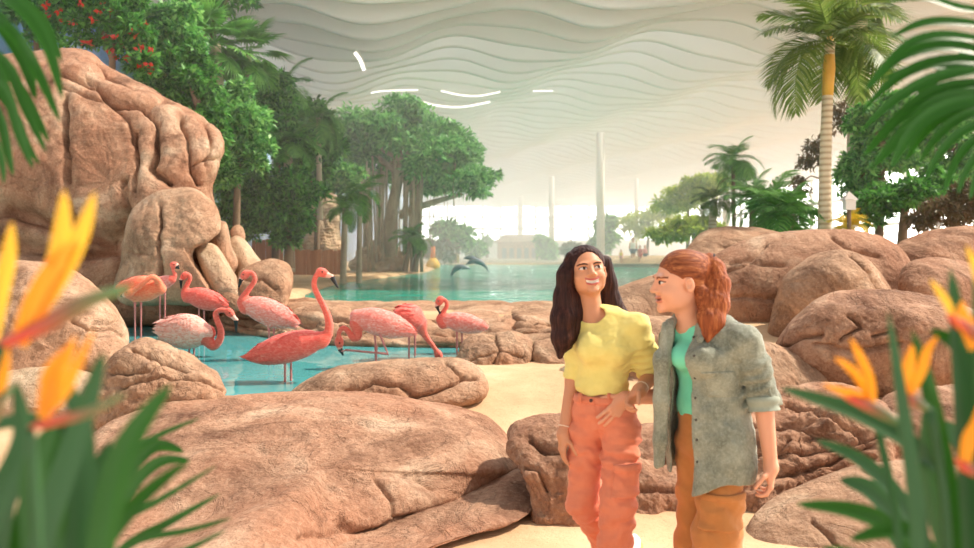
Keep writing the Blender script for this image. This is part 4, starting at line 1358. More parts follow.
rp = leaf_set('bird_of_paradise_plant', 'blurred bird-of-paradise plant with orange flowers at the lower right', [
    ([(920, 640), (916, 520), (904, 420), (888, 312)], 9, 0, gm), ([(960, 640), (952, 520), (930, 400), (912, 330)], 11, .04, gd), ([(975, 640), (970, 500), (962, 380), (950, 268)], 15, .02, gm), ([(1000, 640), (990, 520), (984, 380), (976, 260)], 16, 0, gd),
    ([(940, 470), (900, 436), (850, 410), (780, 388)], 11, .1, gm), ([(930, 560), (900, 500), (860, 460), (816, 440)], 9, .2, gm), ([(930, 600), (890, 530), (850, 510), (796, 504)], 10, .22, gd), ([(940, 600), (905, 530), (870, 490), (840, 480)], 12, .3, gm),
    ([(1000, 470), (980, 400), (960, 350), (930, 330)], 12, .03, gd), ([(950, 640), (930, 560), (900, 530), (850, 540)], 12, .15, gd), ([(900, 600), (896, 520), (880, 440), (862, 360)], 5, .12, gm), ([(1000, 660), (960, 580), (930, 480), (926, 400)], 16, .1, gd), ([(980, 660), (985, 560), (970, 460), (940, 420)], 16, .16, gm), ([(940, 660), (900, 600), (860, 560), (822, 548)], 10, .2, gd)],
    .92, G_NEAR, partname='leaf', cat='plant', base=at(960, 660, .92))
flower(rp, [([(872, 408), (868, 380), (858, 356), (850, 338)], 6, M_PET), ([(872, 408), (856, 396), (842, 392), (822, 384)], 5, M_PET), ([(870, 404), (858, 380), (846, 366), (834, 358)], 5, M_PET)], ([(900, 424), (880, 412), (860, 402), (842, 396)], 6), [(930, 600), (920, 500), (900, 424)], .95)
flower(rp, [([(906, 396), (904, 376), (908, 360), (912, 344)], 8, M_PET), ([(908, 396), (920, 370), (926, 350), (938, 336)], 6, M_PET)], ([(930, 410), (916, 402), (905, 398), (896, 394)], 6), [(950, 600), (944, 500), (930, 410)], .93)
flower(rp, [([(952, 318), (946, 304), (938, 292), (930, 280)], 5, M_PETY), ([(985, 300), (978, 280), (972, 262), (966, 246)], 6, M_PETY), ([(972, 350), (966, 330), (960, 316), (962, 300)], 10, M_PET)], ([(1000, 350), (980, 336), (960, 324), (946, 314)], 7), [(1000, 600), (1004, 450), (1000, 350)], .9)
flower(rp, [([(962, 470), (966, 440), (974, 424), (980, 400)], 9, M_PET)], ([(990, 480), (975, 472), (964, 466), (955, 458)], 6), [(1000, 640), (998, 540), (990, 480)], .9)
# ================================================================== flamingos
def plume(name, a, b, c, sc=26):
    t = NT(name)
    v = t.mapping(t.obj(), (1.0, 1.0, 2.4))
    n = t.noise(v, sc, 5, .65, .6)
    col = t.ramp(n, [(.3, a), (.5, b), (.68, c)])
    return t.done(t.pbr(col, .7, t.bump(n, .35, .01), Sheen_Weight=.2))
P_CORAL = plume('coral_neck', srgb(234, 84, 68), srgb(242, 106, 88), srgb(248, 132, 112))
P_PINK = plume('pink_plumage', srgb(236, 100, 88), srgb(246, 142, 128), srgb(252, 190, 178))
P_PALE = plume('pale_plumage', srgb(240, 130, 112), srgb(248, 176, 158), srgb(252, 214, 200))
P_ORNG = plume('orange_plumage', srgb(240, 96, 66), srgb(248, 128, 90), srgb(250, 158, 118))
P_RED = plume('red_plumage', srgb(232, 76, 66), srgb(242, 104, 90), srgb(248, 142, 126))
M_LEGP = plain('leg_pink', srgb(206, 126, 122), .6)
M_KNEE = plain('leg_joint', srgb(190, 84, 86), .6)
M_BEAKW = plain('beak_pale', srgb(244, 184, 164), .45)
M_BEAKB = plain('beak_black', srgb(28, 24, 26), .35)
M_EYE = plain('eye_dark', srgb(30, 20, 16), .2)


def flamingo(label, Y, body, neck, head, beak, legs, mat, seed=0, dneck=0.0, feathers=True):
    """body: (chest px, chest py, tail px, tail py, half height px, tail dy); neck, head, beak, legs in pixels (px, py[, dy])"""
    k = Y / F
    p = lambda q: at(q[0], q[1], Y + (q[2] if len(q) > 2 else 0))
    cx, cy, tx, ty, hb, tdy = body
    ch, tl = at(cx, cy, Y), at(tx, ty, Y + tdy)
    hb *= k
    ax = tl - ch
    L = np.linalg.norm(ax)
    ax = ax / L
    up = np.array([0, 0, 1.0]) - ax * ax[2]
    up /= np.linalg.norm(up)
    sd = np.cross(ax, up)
    R = np.stack([ax, sd, up], 1)
    c0 = ch + ax * L * .42
    NP = catmull([p(q) for q in neck] + [p(head)], 22)
    nr = np.interp(np.linspace(0, 1, 22), [0, .2, .5, 1], [.062, .042, .030, .024]) * (hb / .15) ** .5
    hd = p(head)
    bk = [p(q) for q in beak]
    hdir = bk[0] - hd
    hdir /= np.linalg.norm(hdir)
    hup = np.array([0, 0, 1.0]) - hdir * hdir[2]
    hup /= np.linalg.norm(hup)
    HR = np.stack([hdir, np.cross(hdir, hup), hup], 1)
    hs = np.clip(k * 5.2, .036, .055)
    LG = []
    for lg in legs:
        pts = [p(q) for q in lg]
        e = pts[-1]
        planted = len(lg[-1]) < 4
        if planted:
            f0 = np.array([e[0], e[1], -.285])
            pts.append(f0)
        LG.append((pts, planted))
    allp = np.concatenate([NP, np.array(bk), [ch, tl, c0 + up * hb * 1.2, c0 - up * hb * 1.2, c0 + sd * hb, c0 - sd * hb]] + [np.array(q) for q, _ in LG])
    lo, hi = allp.min(0) - .12, allp.max(0) + .12
    # body, neck and head
    def f(P):
        d = ell(P, c0, (L * .44, hb * .82, hb), R)
        d = smin(d, ell(P, c0 + ax * L * .16 - up * hb * .12, (L * .40, hb * .66, hb * .72), R), .06)
        d = smin(d, cone(P, c0 + ax * L * .2 + up * hb * .1, tl, hb * .5, hb * .1), .08)
        d = smin(d, cone(P, c0 - ax * L * .2, ch, hb * .62, hb * .36), .06)
        d = smin(d, cone(P, ch, NP[0], hb * .38, nr[0]), .05)
        q = None
        for i in range(len(NP) - 1):
            c = cone(P, NP[i], NP[i + 1], nr[i], nr[i + 1])
            q = c if q is None else np.minimum(q, c)
        d = smin(d, q, .035)
        d = smin(d, ell(P, hd + hdir * hs * .25, (hs * 1.25, hs * .8, hs * .92), HR), .02)
        d = smin(d, cone(P, hd + hdir * hs * .6, bk[0], hs * .62, hs * .42), .015)
        if len(bk) > 1:
            d = smin(d, cone(P, bk[0], bk[1], hs * .52, hs * .2), .012)
        for pts, _ in LG:
            d = smin(d, cone(P, c0 + ax * L * .06 - up * hb * .3, pts[0], hb * .42, hb * .16), .04)
        # rows of feathers
        if feathers:
            u = (P - c0) @ R.astype(np.float32)
            w_ = np.abs(u[..., 1]) > hb * .15
            s = (u[..., 0] * 16 / L + 1.6 * np.sin(u[..., 2] * 22 / hb * .15)) % 1
            d = d + np.where(w_ & (u[..., 0] > -L * .2), -.006 * s * sstep(.1, .5, np.abs(u[..., 2]) / hb * 0 + .6), 0).astype(np.float32)
        return d
    h = max(.009, (hi - lo).max() / 150)
    lo2 = lo.copy()
    lo2[2] = min((c0 - up * hb * 1.5)[2], NP[:, 2].min() - .1, min(b_[2] for b_ in bk) - .08)
    V, Q = surf(f, lo2, hi, h)
    fc = V[Q].mean(1)
    dn = np.linalg.norm(fc[:, None] - NP[None], axis=2).min(1)
    bd = np.linalg.norm(((fc - c0) @ R) / np.array([L * .45, hb * .9, hb]), axis=1)
    mi = np.where((dn < nr[0] * 1.3) & (bd > .93), 1, 0)
    def seg(A, B):
        v_ = B - A
        t_ = np.clip(((fc - A) @ v_) / (v_ @ v_), 0, 1)
        return np.linalg.norm(fc - A - t_[:, None] * v_, axis=1), ((fc - A) @ v_) / (v_ @ v_)
    A0 = hd + hdir * hs * 1.25
    ds, ts = seg(A0, bk[0])
    mi = np.where((ds < hs * .75) & (ts > 0), 2, mi)
    if len(bk) > 1:
        ds, ts = seg(bk[0], bk[1])
        mi = np.where((ds < hs * .7) & (ts > .0), 3, mi)
    mb = MB()
    mb.v.append(V)
    mb.f.append((Q, mi))
    mb.n = len(V)
    for s_ in (-1, 1):
        mb.ball(hd + hdir * hs * .35 + HR[:, 1] * s_ * hs * .72 + hup * hs * .2, hs * .17, 8, 4)
    for pts, planted in LG:
        if len(pts) == 2:
            pts = [pts[0], pts[0] * .5 + pts[1] * .5, pts[1]]
        P = catmull(pts, 5 * (len(pts) - 1) + 1)
        P = np.concatenate([np.linspace(pts[i], pts[i + 1], 6)[:-1] for i in range(len(pts) - 1)] + [[pts[-1]]])
        r = np.full(len(P), .0115)
        r[0] = .02
        for i in range(1, len(pts) - 1):
            r[5 * i] = .019
        mb.tube(P, r, 8, 5)
        if planted:
            e = pts[-1]
            fd = -np.array([ax[0], ax[1], 0])
            fd /= np.linalg.norm(fd) + 1e-9
            fs = np.array([-fd[1], fd[0], 0])
            for a_ in (-.5, 0, .5):
                mb.tube([e, e + (fd * math.cos(a_) + fs * math.sin(a_)) * .09], [.011, .006], 6, 5)
        else:
            e, e0 = pts[-1], pts[-2]
            dd = (e - e0) / np.linalg.norm(e - e0)
            for a_ in (-.02, 0, .02):
                mb.tube([e, e + dd * .05 + np.array([0, a_, -.02])], [.011, .006], 6, 5)
    o = mb.build('flamingo', [mat, P_CORAL if mat is not P_ORNG else P_ORNG, M_BEAKW, M_BEAKB, M_EYE, M_LEGP])
    tag(o, label, 'flamingo', 'flamingos wading in the near pool')
    # folded wings
    rs = np.random.RandomState(seed)
    for s_ in (-1, 1):
        wv, N_, D_, ln = [], [], [], []
        for i in range(9):
            for j in range(7):
                th = math.radians(-52 + 128 * j / 6 + rs.uniform(-6, 6))
                xx = -.34 + .72 * i / 8 + rs.uniform(-.03, .03)
                rr = math.sqrt(max(.05, 1 - (xx / .46) ** 2 * .8))
                n_ = sd * s_ * math.cos(th) + up * math.sin(th)
                wv.append(c0 + ax * L * (xx * .92) + (sd * s_ * hb * .82 * math.cos(th) + up * hb * math.sin(th)) * rr * 1.02 + n_ * .004)
                N_.append(n_ + ax * .1)
                D_.append(ax + up * (-.16 * math.sin(th) - .05) - n_ * (.05 + .35 * max(0, xx)) + rs.normal(size=3) * .05)
                ln.append(L * rs.uniform(.17, .26) * (.7 + .6 * i / 8))
        m = MB()
        m.leaves(wv, D_, N_, np.array(ln), np.array(ln) * .34, bend=.06)
        m.build('wing', mat, o)
    return o


flamingo('tall bright flamingo standing with its neck stretched up, nearest the camera', 8.3, (322, 339, 248, 357, 15, .05), [(322, 341), (328, 334), (329, 322), (325, 309), (318, 296), (314, 285), (316, 276)], (321, 272), [(332, 277), (338, 288)], [[(285, 352)], [(291, 352, .08)]], P_RED, 1)
flamingo('pale pink flamingo with its neck bent in an S above the cracked tan boulder', 10.3, (208, 333, 157, 329, 17.5, .05), [(206, 338), (213, 346), (219, 341), (221, 331), (217, 320), (216, 313), (222, 310)], (229, 312), [(236, 320), (236, 332)], [[(190, 344), (189, 353)], [(194, 344, .1)]], P_PALE, 2)
flamingo('red flamingo looking left, standing behind the pale pink one', 12.3, (187, 294, 227, 305, 10.5, .05), [(187, 298), (184, 293), (187, 285), (190, 279), (189, 275)], (185, 275), [(181, 280), (181, 288)], [[(199, 303)], [(204, 303, .1)]], P_RED, 3)
flamingo('orange-pink flamingo at the far left with its head tucked along its back', 11.2, (160, 289, 119, 288, 13, .05), [(160, 289, -.02), (158, 281, -.08), (152, 277, -.14), (146, 281, -.18), (138, 288, -.19)], (130, 293, -.19), [(124, 295, -.17), (121, 296, -.14)], [[(135, 300)], [(141, 300, .1)]], P_ORNG, 4)
flamingo('small-looking flamingo with a thin raised neck behind the far-left one', 12.1, (172, 280, 152, 286, 6.5, .1), [(171, 280), (175, 276), (173, 270)], (173.5, 265), [(177, 266), (179, 269)], [[(165, 286)], [(160, 286, .1)]], P_PINK, 5)
flamingo('streaked pink flamingo turning its head left, just behind the tall one', 10.0, (245, 303, 298, 323, 13, .1), [(245, 308), (241, 302), (246, 293), (252, 285), (255, 279), (252, 273)], (246, 274), [(241, 279), (239, 287)], [[(269, 326)], [(274, 326, .1)]], P_PINK, 6)
flamingo('pink flamingo bending down with one leg folded up in front of the ledge', 9.3, (356, 316, 413, 331, 13.5, .05), [(356, 324), (358, 336), (353, 338), (348, 331), (343, 328), (339, 333)], (339, 341), [(340, 349), (343, 355)], [[(374, 330), (376, 347)], [(378, 330, -.06), (388, 354, -.1), (346, 350, -.12, 1)]], P_PINK, 7)
flamingo('coral flamingo facing away with its neck reaching down to the water at the right', 10.2, (421, 322, 396, 312, 13.5, -.25), [(421, 328), (426, 337), (433, 346)], (438, 354), [(440, 359), (441, 362)], [[(409, 332)], [(415, 332, .1)]], P_RED, 8)
flamingo('slim pink flamingo with S-folded neck at the right end of the flock', 10.6, (444, 319, 487, 327, 9.8, .05), [(443, 324), (439, 319), (444, 311), (447, 305), (445, 300)], (440, 300), [(437, 306), (439, 312)], [[(457, 328)], [(462, 328, .1)]], P_PINK, 9)

# ================================================================== dolphins
t = NT('dolphin_skin')
M_DOL = t.done(t.pbr(srgb(128, 142, 152), .35))
M_DOLB = plain('dolphin_belly', srgb(170, 178, 184), .4)


def dolphin(label, pts, Y, hb):
    k = Y / F
    P = catmull([at(x, y, Y) for x, y in pts], 22)
    T = np.gradient(P, axis=0)
    T /= np.linalg.norm(T, axis=1)[:, None]
    prof = np.interp(np.linspace(0, 1, 22), [0, .08, .12, .22, .4, .6, .8, .93, 1], [.12, .22, .5, .82, 1, .85, .45, .2, .14]) * hb * k
    m = MB()
    m.tube(P, prof, 14)
    n_ = len(P)
    side = np.array([0, 1.0, 0])
    nrm = lambda i: np.cross(T[i], side) if np.cross(T[i], side)[2] > 0 else -np.cross(T[i], side)
    # back fin, flippers, flukes
    i = 10
    b_, u_ = P[i] + nrm(i) * prof[i] * .8, nrm(i)
    h_ = hb * k
    m.tube([b_ - T[i] * h_ * .1, b_ + u_ * h_ * .8 + T[i] * h_ * .7], [h_ * .5, h_ * .05], 8, flat=.25)
    for s in (-1, 1):
        i = 6
        m.tube([P[i] + side * s * prof[i] * .7 - nrm(i) * prof[i] * .4, P[i] + side * s * h_ * 1.5 - nrm(i) * h_ * 1.3 + T[i] * h_ * .9], [h_ * .34, h_ * .06], 8, flat=.4)
        m.tube([P[-1] - T[-1] * h_ * .1, P[-1] + side * s * h_ * 1.2 + T[-1] * h_ * .8 + nrm(-1) * h_ * .3], [h_ * .32, h_ * .05], 8, flat=.4)
    V = m.data()
    o = m.build('dolphin', [M_DOL])
    return tag(o, label, 'dolphin', 'leaping dolphins')


dolphin('lower leaping dolphin, left of the other two, tail just above the water', [(471, 269), (463, 267), (457, 268), (453, 272), (450, 278)], 33, 3.0)
dolphin('leaping dolphin in front of the upper pair, arched nose left', [(466, 264.5), (472, 261.5), (478, 261.5), (484, 265), (488, 271)], 33.6, 3.2)
dolphin('leaping dolphin at the back of the upper pair, mostly hidden', [(463.5, 258.5), (469, 257.6), (475, 259.5), (480, 262.5), (482.5, 266)], 34.6, 2.7)
# ================================================================== people
def skin_mat(name, a, b):
    t = NT(name)
    c = mix_rgb(t, t.noise(t.obj(), 9, 4), a, b)
    return t.done(t.pbr(c, .5, t.bump(t.noise(t.obj(), 220, 2), .08, .001), Subsurface_Weight=.08, Subsurface_Radius=(.02, .008, .004), Subsurface_Scale=.4, Specular_IOR_Level=.35))
M_SK1 = skin_mat('skin_tan', srgb(196, 134, 100), srgb(208, 148, 112))
M_SK2 = skin_mat('skin_fair', srgb(216, 152, 120), srgb(226, 166, 134))
M_LIP = plain('lip', srgb(186, 92, 84), .4)
M_LIP2 = plain('lip_dark', srgb(200, 122, 98), .5)
M_MOUTH = plain('mouth_inside', srgb(150, 80, 66), .5)
M_TEETH = plain('teeth', srgb(226, 216, 202), .3)
M_BROW = plain('eyebrow', srgb(64, 40, 32), .8)
M_BROW2 = plain('eyebrow_auburn', srgb(120, 70, 46), .8)
M_SCL = plain('eye_white', srgb(214, 200, 190), .25)
M_IRIS = plain('iris', srgb(50, 30, 22), .15)


def hair_mat(name, a, b, c, sc=(1, 1, .07)):
    t = NT(name)
    v = t.mapping(t.obj(), sc)
    col = t.ramp(t.noise(v, 60, 5, .7), [(.35, a), (.52, b), (.7, c)])
    return t.done(t.pbr(col, .6, t.bump(t.noise(v, 130, 3), .5, .006), Specular_IOR_Level=.18))
M_HAIR1 = hair_mat('hair_dark_brown', srgb(34, 18, 16), srgb(54, 30, 26), srgb(82, 48, 38))
M_HAIR2C = hair_mat('hair_auburn_swept', srgb(100, 50, 30), srgb(142, 78, 46), srgb(190, 122, 76), (.1, 1, 1.2))
M_HAIR2 = hair_mat('hair_auburn', srgb(112, 54, 30), srgb(150, 80, 44), srgb(190, 116, 70))


def head_sdf(P, c, R, s, nose=.6, smile=1.0, wx=1.0):
    q = ((P - np.asarray(c, np.float32)) @ np.asarray(R, np.float32)) / s
    q = q / np.array([wx, 1, 1], np.float32)
    d = ell(q, (0, .018, .035), (.074, .092, .084))
    d = smin(d, ell(q, (0, -.028, -.02), (.061, .066, .085)), .03)
    d = smin(d, ell(q, (0, -.044, -.080), (.034, .042, .030)), .03)
    for x in (-1, 1):
        d = smin(d, ell(q, (x * .036, -.058, -.034), (.025, .028, .024)), .02)
        d = smin(d, ell(q, (x * .042, -.02, -.062), (.016, .04, .03)), .03)
        d = smin(d, ell(q, (x * .026, -.082, .026), (.024, .013, .009)), .014)
    for x in (-1, 1):
        d = smax(d, -ell(q, (x * .031, -.098, .006), (.017, .016, .010)), .012)
        d = smin(d, ell(q, (x * .031, -.075, .004), (.0155, .0155, .0125)), .002)
        e = ell(q, (x * .077, .014, -.012), (.010, .018, .029))
        e = smax(e, -ell(q, (x * .088, .006, -.008), (.011, .011, .018)), .004)
        d = smin(d, e, .008)
    n = cone(q, (0, -.086, .016), (0, -.106 - .006 * nose, -.023), .0075, .0110)
    n = smin(n, ell(q, (0, -.106 - .006 * nose, -.026), (.0105, .010, .008)), .006)
    for x in (-1, 1):
        n = smin(n, ell(q, (x * .0115, -.098, -.029), (.007, .009, .007)), .006)
    d = smin(d, n, .012)
    d = smin(d, ell(q, (0, -.083, -.100), (.017, .014, .014)), .02)
    xx = q[..., 0]
    zc = q[..., 2] - smile * 11 * xx * xx
    ql = np.stack([xx, q[..., 1] - 5 * xx * xx, zc], -1)
    gap = .0045 * smile
    d = smin(d, ell(ql, (0, -.0905, -.056 + gap * .6), (.031, .010, .0050)), .005)
    d = smin(d, ell(ql, (0, -.089, -.068 - gap * .8), (.027, .010, .0060)), .006)
    d = smax(d, -ell(ql, (0, -.094, -.062), (.026, .010, .0015 + gap)), .003)
    return d * s


def head_mats(fc, c, R, s, smile=1.0, wx=1.0):
    q = ((fc - c) @ R) / s / np.array([wx, 1, 1])
    x, y, z = q.T
    zc = z - smile * 11 * x * x
    gap = .0045 * smile
    mi = np.zeros(len(fc), int)
    fr = y < -.055
    lipu = (np.abs(zc + .055 - gap * .6) < .0052) & (np.abs(x) < .031) & (y < -.07)
    lipl = (np.abs(zc + .068 + gap * .8) < .0058) & (np.abs(x) < .028) & (y < -.07)
    mi[lipu | lipl] = 1
    hole = (np.abs(zc + .062) < .0018 + gap * .9) & (np.abs(x) < .0265) & (y < -.06)
    mi[hole] = 2
    for sx in (-1, 1):
        u = x * sx
        br = fr & (u > .012) & (u < .052) & (np.abs(z - .0250 + 10 * (u - .034) ** 2) < .0034)
        mi[br] = 3
        ey = fr & (((u - .031) / .0150) ** 2 + ((z - .004) / .0062) ** 2 < 1)
        mi[ey] = 4
        lash = fr & (((u - .031) / .0175) ** 2 + ((z - .0045) / .0088) ** 2 < 1) & ~ey & (z > .004)
        mi[lash] = 3
    return mi


def eyes(mb, c, R, s, gaze, im=5, wx=1.0):
    g = np.asarray(gaze, float)
    g = g / np.linalg.norm(g)
    for x in (-1, 1):
        o = np.array([x * .031 * wx, -.0765, .004])
        p = o + g * .0088
        mb.ball(c + (R @ p) * s, .0086 * s, 10, im)


def hand_prims(w, d, n, lat, curl=(.3, .3, .3, .35), s=1.0, thumb=.5, spread=.08):
    """cones of a hand: w wrist, d towards the fingers, n the way they curl, lat the thumb side"""
    d, n, lat = (np.asarray(v, float) for v in (d, n, lat))
    d = d / np.linalg.norm(d)
    lat = lat - d * (lat @ d)
    lat /= np.linalg.norm(lat)
    n2 = np.cross(lat, d)
    n = n2 if n2 @ n > 0 else -n2
    palm, fin = [], []
    lens = (.066, .073, .068, .053)
    for i, o in enumerate((.027, .009, -.009, -.026)):
        k = w + (d * (.083 - .004 * abs(i - 1)) + lat * o) * s
        palm.append((w + (d * .005 + lat * o * .6) * s, k, .0135 * s, .0105 * s))
        dd = d + lat * spread * (1.2 - i)
        dd /= np.linalg.norm(dd)
        a = 0
        p = k
        for j, fr in enumerate((.45, .31, .24)):
            a += curl[i] * (.8, 1.15, .8)[j]
            q = p + (dd * math.cos(a) + n * math.sin(a)) * lens[i] * fr * s
            r0 = (.0092, .0082, .0074)[j] * (1, 1, 1, .88)[i] * s
            fin.append((p, q, r0, r0 * .92))
            p = q
    b = w + (d * .018 + lat * .022 + n * .006) * s
    palm.append((w + d * .01 * s, b + d * .02 * s, .015 * s, .014 * s))
    t0 = d * .55 + lat * .75 + n * (.35 + .4 * thumb)
    t0 /= np.linalg.norm(t0)
    t1 = d * .85 + lat * (.45 - .5 * thumb) + n * (.35 + .5 * thumb)
    t1 /= np.linalg.norm(t1)
    k1 = b + t0 * .038 * s
    k2 = k1 + t1 * .032 * s
    fin += [(b, k1, .0125 * s, .0105 * s), (k1, k2, .0102 * s, .009 * s), (k2, k2 + t1 * .024 * s, .009 * s, .0075 * s)]
    return palm, fin


def arm_sdf(P, pts, rads, hand):
    d = chain(P, pts, rads, .02)
    palm, fin = hand
    h = None
    for a, b, r1, r2 in palm:
        c = cone(P, a, b, r1, r2)
        h = c if h is None else smin(h, c, .016)
    f = None
    for a, b, r1, r2 in fin:
        c = cone(P, a, b, r1, r2)
        f = c if f is None else smin(f, c, .003)
    h = smin(h, f, .006)
    return smin(d, h, .03)


def bbox(pts, m):
    a = np.array(pts)
    return a.min(0) - m, a.max(0) + m


def arm_shell(mb, pts, rads, hand, h=.0036, mi=0):
    palm, fin = hand
    allp = list(pts) + [q for c in palm + fin for q in c[:2]]
    lo, hi = bbox(allp, .06)
    V, Q = surf(lambda P: arm_sdf(P, pts, rads, hand), lo, hi, h)
    mb.add(V, Q, mi)


def cloth(name, f, lo, hi, h, mats, parent, mi=None, sm=True):
    V, Q = surf(f, lo, hi, h)
    mb = MB()
    mb.v.append(V)
    mb.n = len(V)
    mb.f.append((Q, 0 if mi is None else mi(V[Q].mean(1))))
    return mb.build(name, mats, parent, origin=parent['_o'])


def yaw_frame(deg):
    """columns: lateral (viewer right), backward, up for a body turned by deg (positive: towards viewer left)"""
    a = math.radians(deg)
    fwd = np.array([-math.sin(a), -math.cos(a), 0])
    lat = np.array([math.cos(a), -math.sin(a), 0])
    return np.stack([lat, -fwd, np.array([0, 0, 1.0])], 1)


def headR(yaw, pitch, roll):
    """yaw > 0 turns the face to the viewer's left, pitch > 0 lifts it, roll > 0 tips the crown to the viewer's left"""
    return rot('Y', -roll) @ rot('Z', -yaw) @ rot('X', -pitch)


def shoe(mb, heel, toe, h, w, mi=0, sole=1):
    heel, toe = np.asarray(heel, float), np.asarray(toe, float)
    d = toe - heel
    L = np.linalg.norm(d)
    d /= L
    up = np.array([0, 0, 1.0]) - d * d[2]
    up /= np.linalg.norm(up)
    lat = np.cross(d, up)
    n = 12
    th = np.linspace(0, 2 * PI, 16, endpoint=False)
    for (zz, hh, grow, m_) in ((0.0, .028, 1.06, sole), (.022, h, 1.0, mi)):
        G = []
        for s in np.linspace(0, 1, n):
            wd = w * (.78 + .3 * math.sin(PI * min(1, s * 1.05))) * (math.sin(PI * np.clip(.06 + .88 * s, 0, 1)) ** .35) * grow
            ht = hh * ((1 - .62 * sstep(.25, .85, s)) if m_ == mi and hh > .03 else 1)
            c = heel + d * L * s + up * (zz + ht / 2)
            G.append(c + np.cos(th)[:, None] * lat * wd / 2 + np.sin(th)[:, None] * up * ht / 2)
        G = np.array(G)
        G = np.concatenate([G[:1].mean(1, keepdims=True).repeat(16, 1), G, G[-1:].mean(1, keepdims=True).repeat(16, 1)])
        mb.grid(G, m_, cv=True)


# ------------------------------------------------------------------ woman in yellow
Y1 = 3.7
k1 = Y1 / F
p = lambda x, y, dy=0.0: at(x, y, Y1 + dy)
e1 = empty('person', (p(600, 400)[0], Y1, 0))
tag(e1, 'smiling woman with long dark hair in yellow top and orange trousers, walking', 'person', 'two women walking')
hc, hR, hs = p(587, 271.0, -.01), headR(-6, 8, 6), .93
TR = yaw_frame(24)
sh_r, el_r = p(636, 327, -.07), p(651, 376, .0)
wr_r = p(640, 390, -.17)
sh_l, el_l, wr_l = p(580, 328, .08), p(574, 380, .08), p(563.5, 434, .02)
hand_l = hand_prims(wr_l, (-.10, -.10, -1), (.9, -.3, 0), (.25, -1, 0), curl=(.28, .36, .42, .48), s=.92, thumb=.3)
hand_r = hand_prims(wr_r, (-.75, -.35, -.62), (.1, .3, -.8), (-.45, -.75, .45), curl=(.75, .85, .9, .95), s=.95, thumb=.9)
nk = p(592, 318, .0)
hip_l, kn_l, an_l = p(587, 434, .03), p(584, 503, .01), p(618, 556, .36)
hip_r, kn_r, an_r = p(621, 430, -.05), p(618, 505, -.13), p(611, 603, -.07)


def torso1(P, g=0.0):
    d = ell(P, p(605, 343, .0), (.142 + g, .098 + g, .155 + g), TR)
    d = smin(d, ell(P, p(602, 388, .0), (.112 + g, .085 + g, .11 + g), TR), .06)
    for x, y, dy in ((591, 349, -.075), (615, 349, -.095)):
        d = smin(d, ell(P, p(x, y, dy), (.055 + g, .045 + g, .052 + g)), .05)
    d = smin(d, cone(P, p(595, 319, .02), sh_r, .048 + g, .05 + g), .05)
    d = smin(d, cone(P, p(592, 319, .02), sh_l, .048 + g, .045 + g), .05)
    return d


def legs1(P, g=0.0):
    d = ell(P, p(605, 416, .0), (.142 + g, .105 + g, .10 + g), TR)
    for hp, kn, an, s in ((hip_l, kn_l, an_l, 1), (hip_r, kn_r, an_r, 1)):
        l = smin(cone(P, hp, kn, .084 + g, .066 + g), cone(P, kn, an, .066 + g, .050 + g), .05)
        d = smin(d, l, .035 if g < 0 else .012)
    return d


def body1(P):
    d = smin(torso1(P, -.016), legs1(P, -.02), .05)
    d = smin(d, cone(P, hc + hR @ np.array([0, .018, -.05]), nk + np.array([0, .02, -.02]), .048, .054), .03)
    return d


mb = MB()
neckz = nk[2] + .055
lo, hi = bbox([p(560, 318), p(660, 620), an_l, kn_r], .16)
hi[2] = neckz
V, Q = surf(body1, lo, hi, .009)
mb.add(V, Q, 0)
lo, hi = bbox([hc], .15)
lo[2] = neckz - .008
hh1 = lambda P: smin(head_sdf(P, hc, hR, hs, .4, 1.0, 1.12), cone(P, hc + hR @ np.array([0, .018, -.05]), nk + np.array([0, .02, -.02]), .048, .054), .028)
V, Q = surf(hh1, lo, hi, .0026)
mb.v.append(V)
mb.f.append((Q + mb.n, head_mats(V[Q].mean(1), hc, hR, hs, 1.0, 1.12)))
mb.n += len(V)
eyes(mb, hc, hR, hs, (.34, -1, .16), 5, 1.12)
arm_shell(mb, [sh_l, el_l, wr_l], [.046, .037, .025], hand_l)
arm_shell(mb, [sh_r, el_r, wr_r], [.046, .038, .025], hand_r)
mb.build('body', [M_SK1, M_LIP, M_TEETH, M_BROW, M_SCL, M_IRIS], e1)


def folds(P, fx, amp, s=0):
    return amp * fbm((P + s) * np.array(fx, np.float32), 3).astype(np.float32)


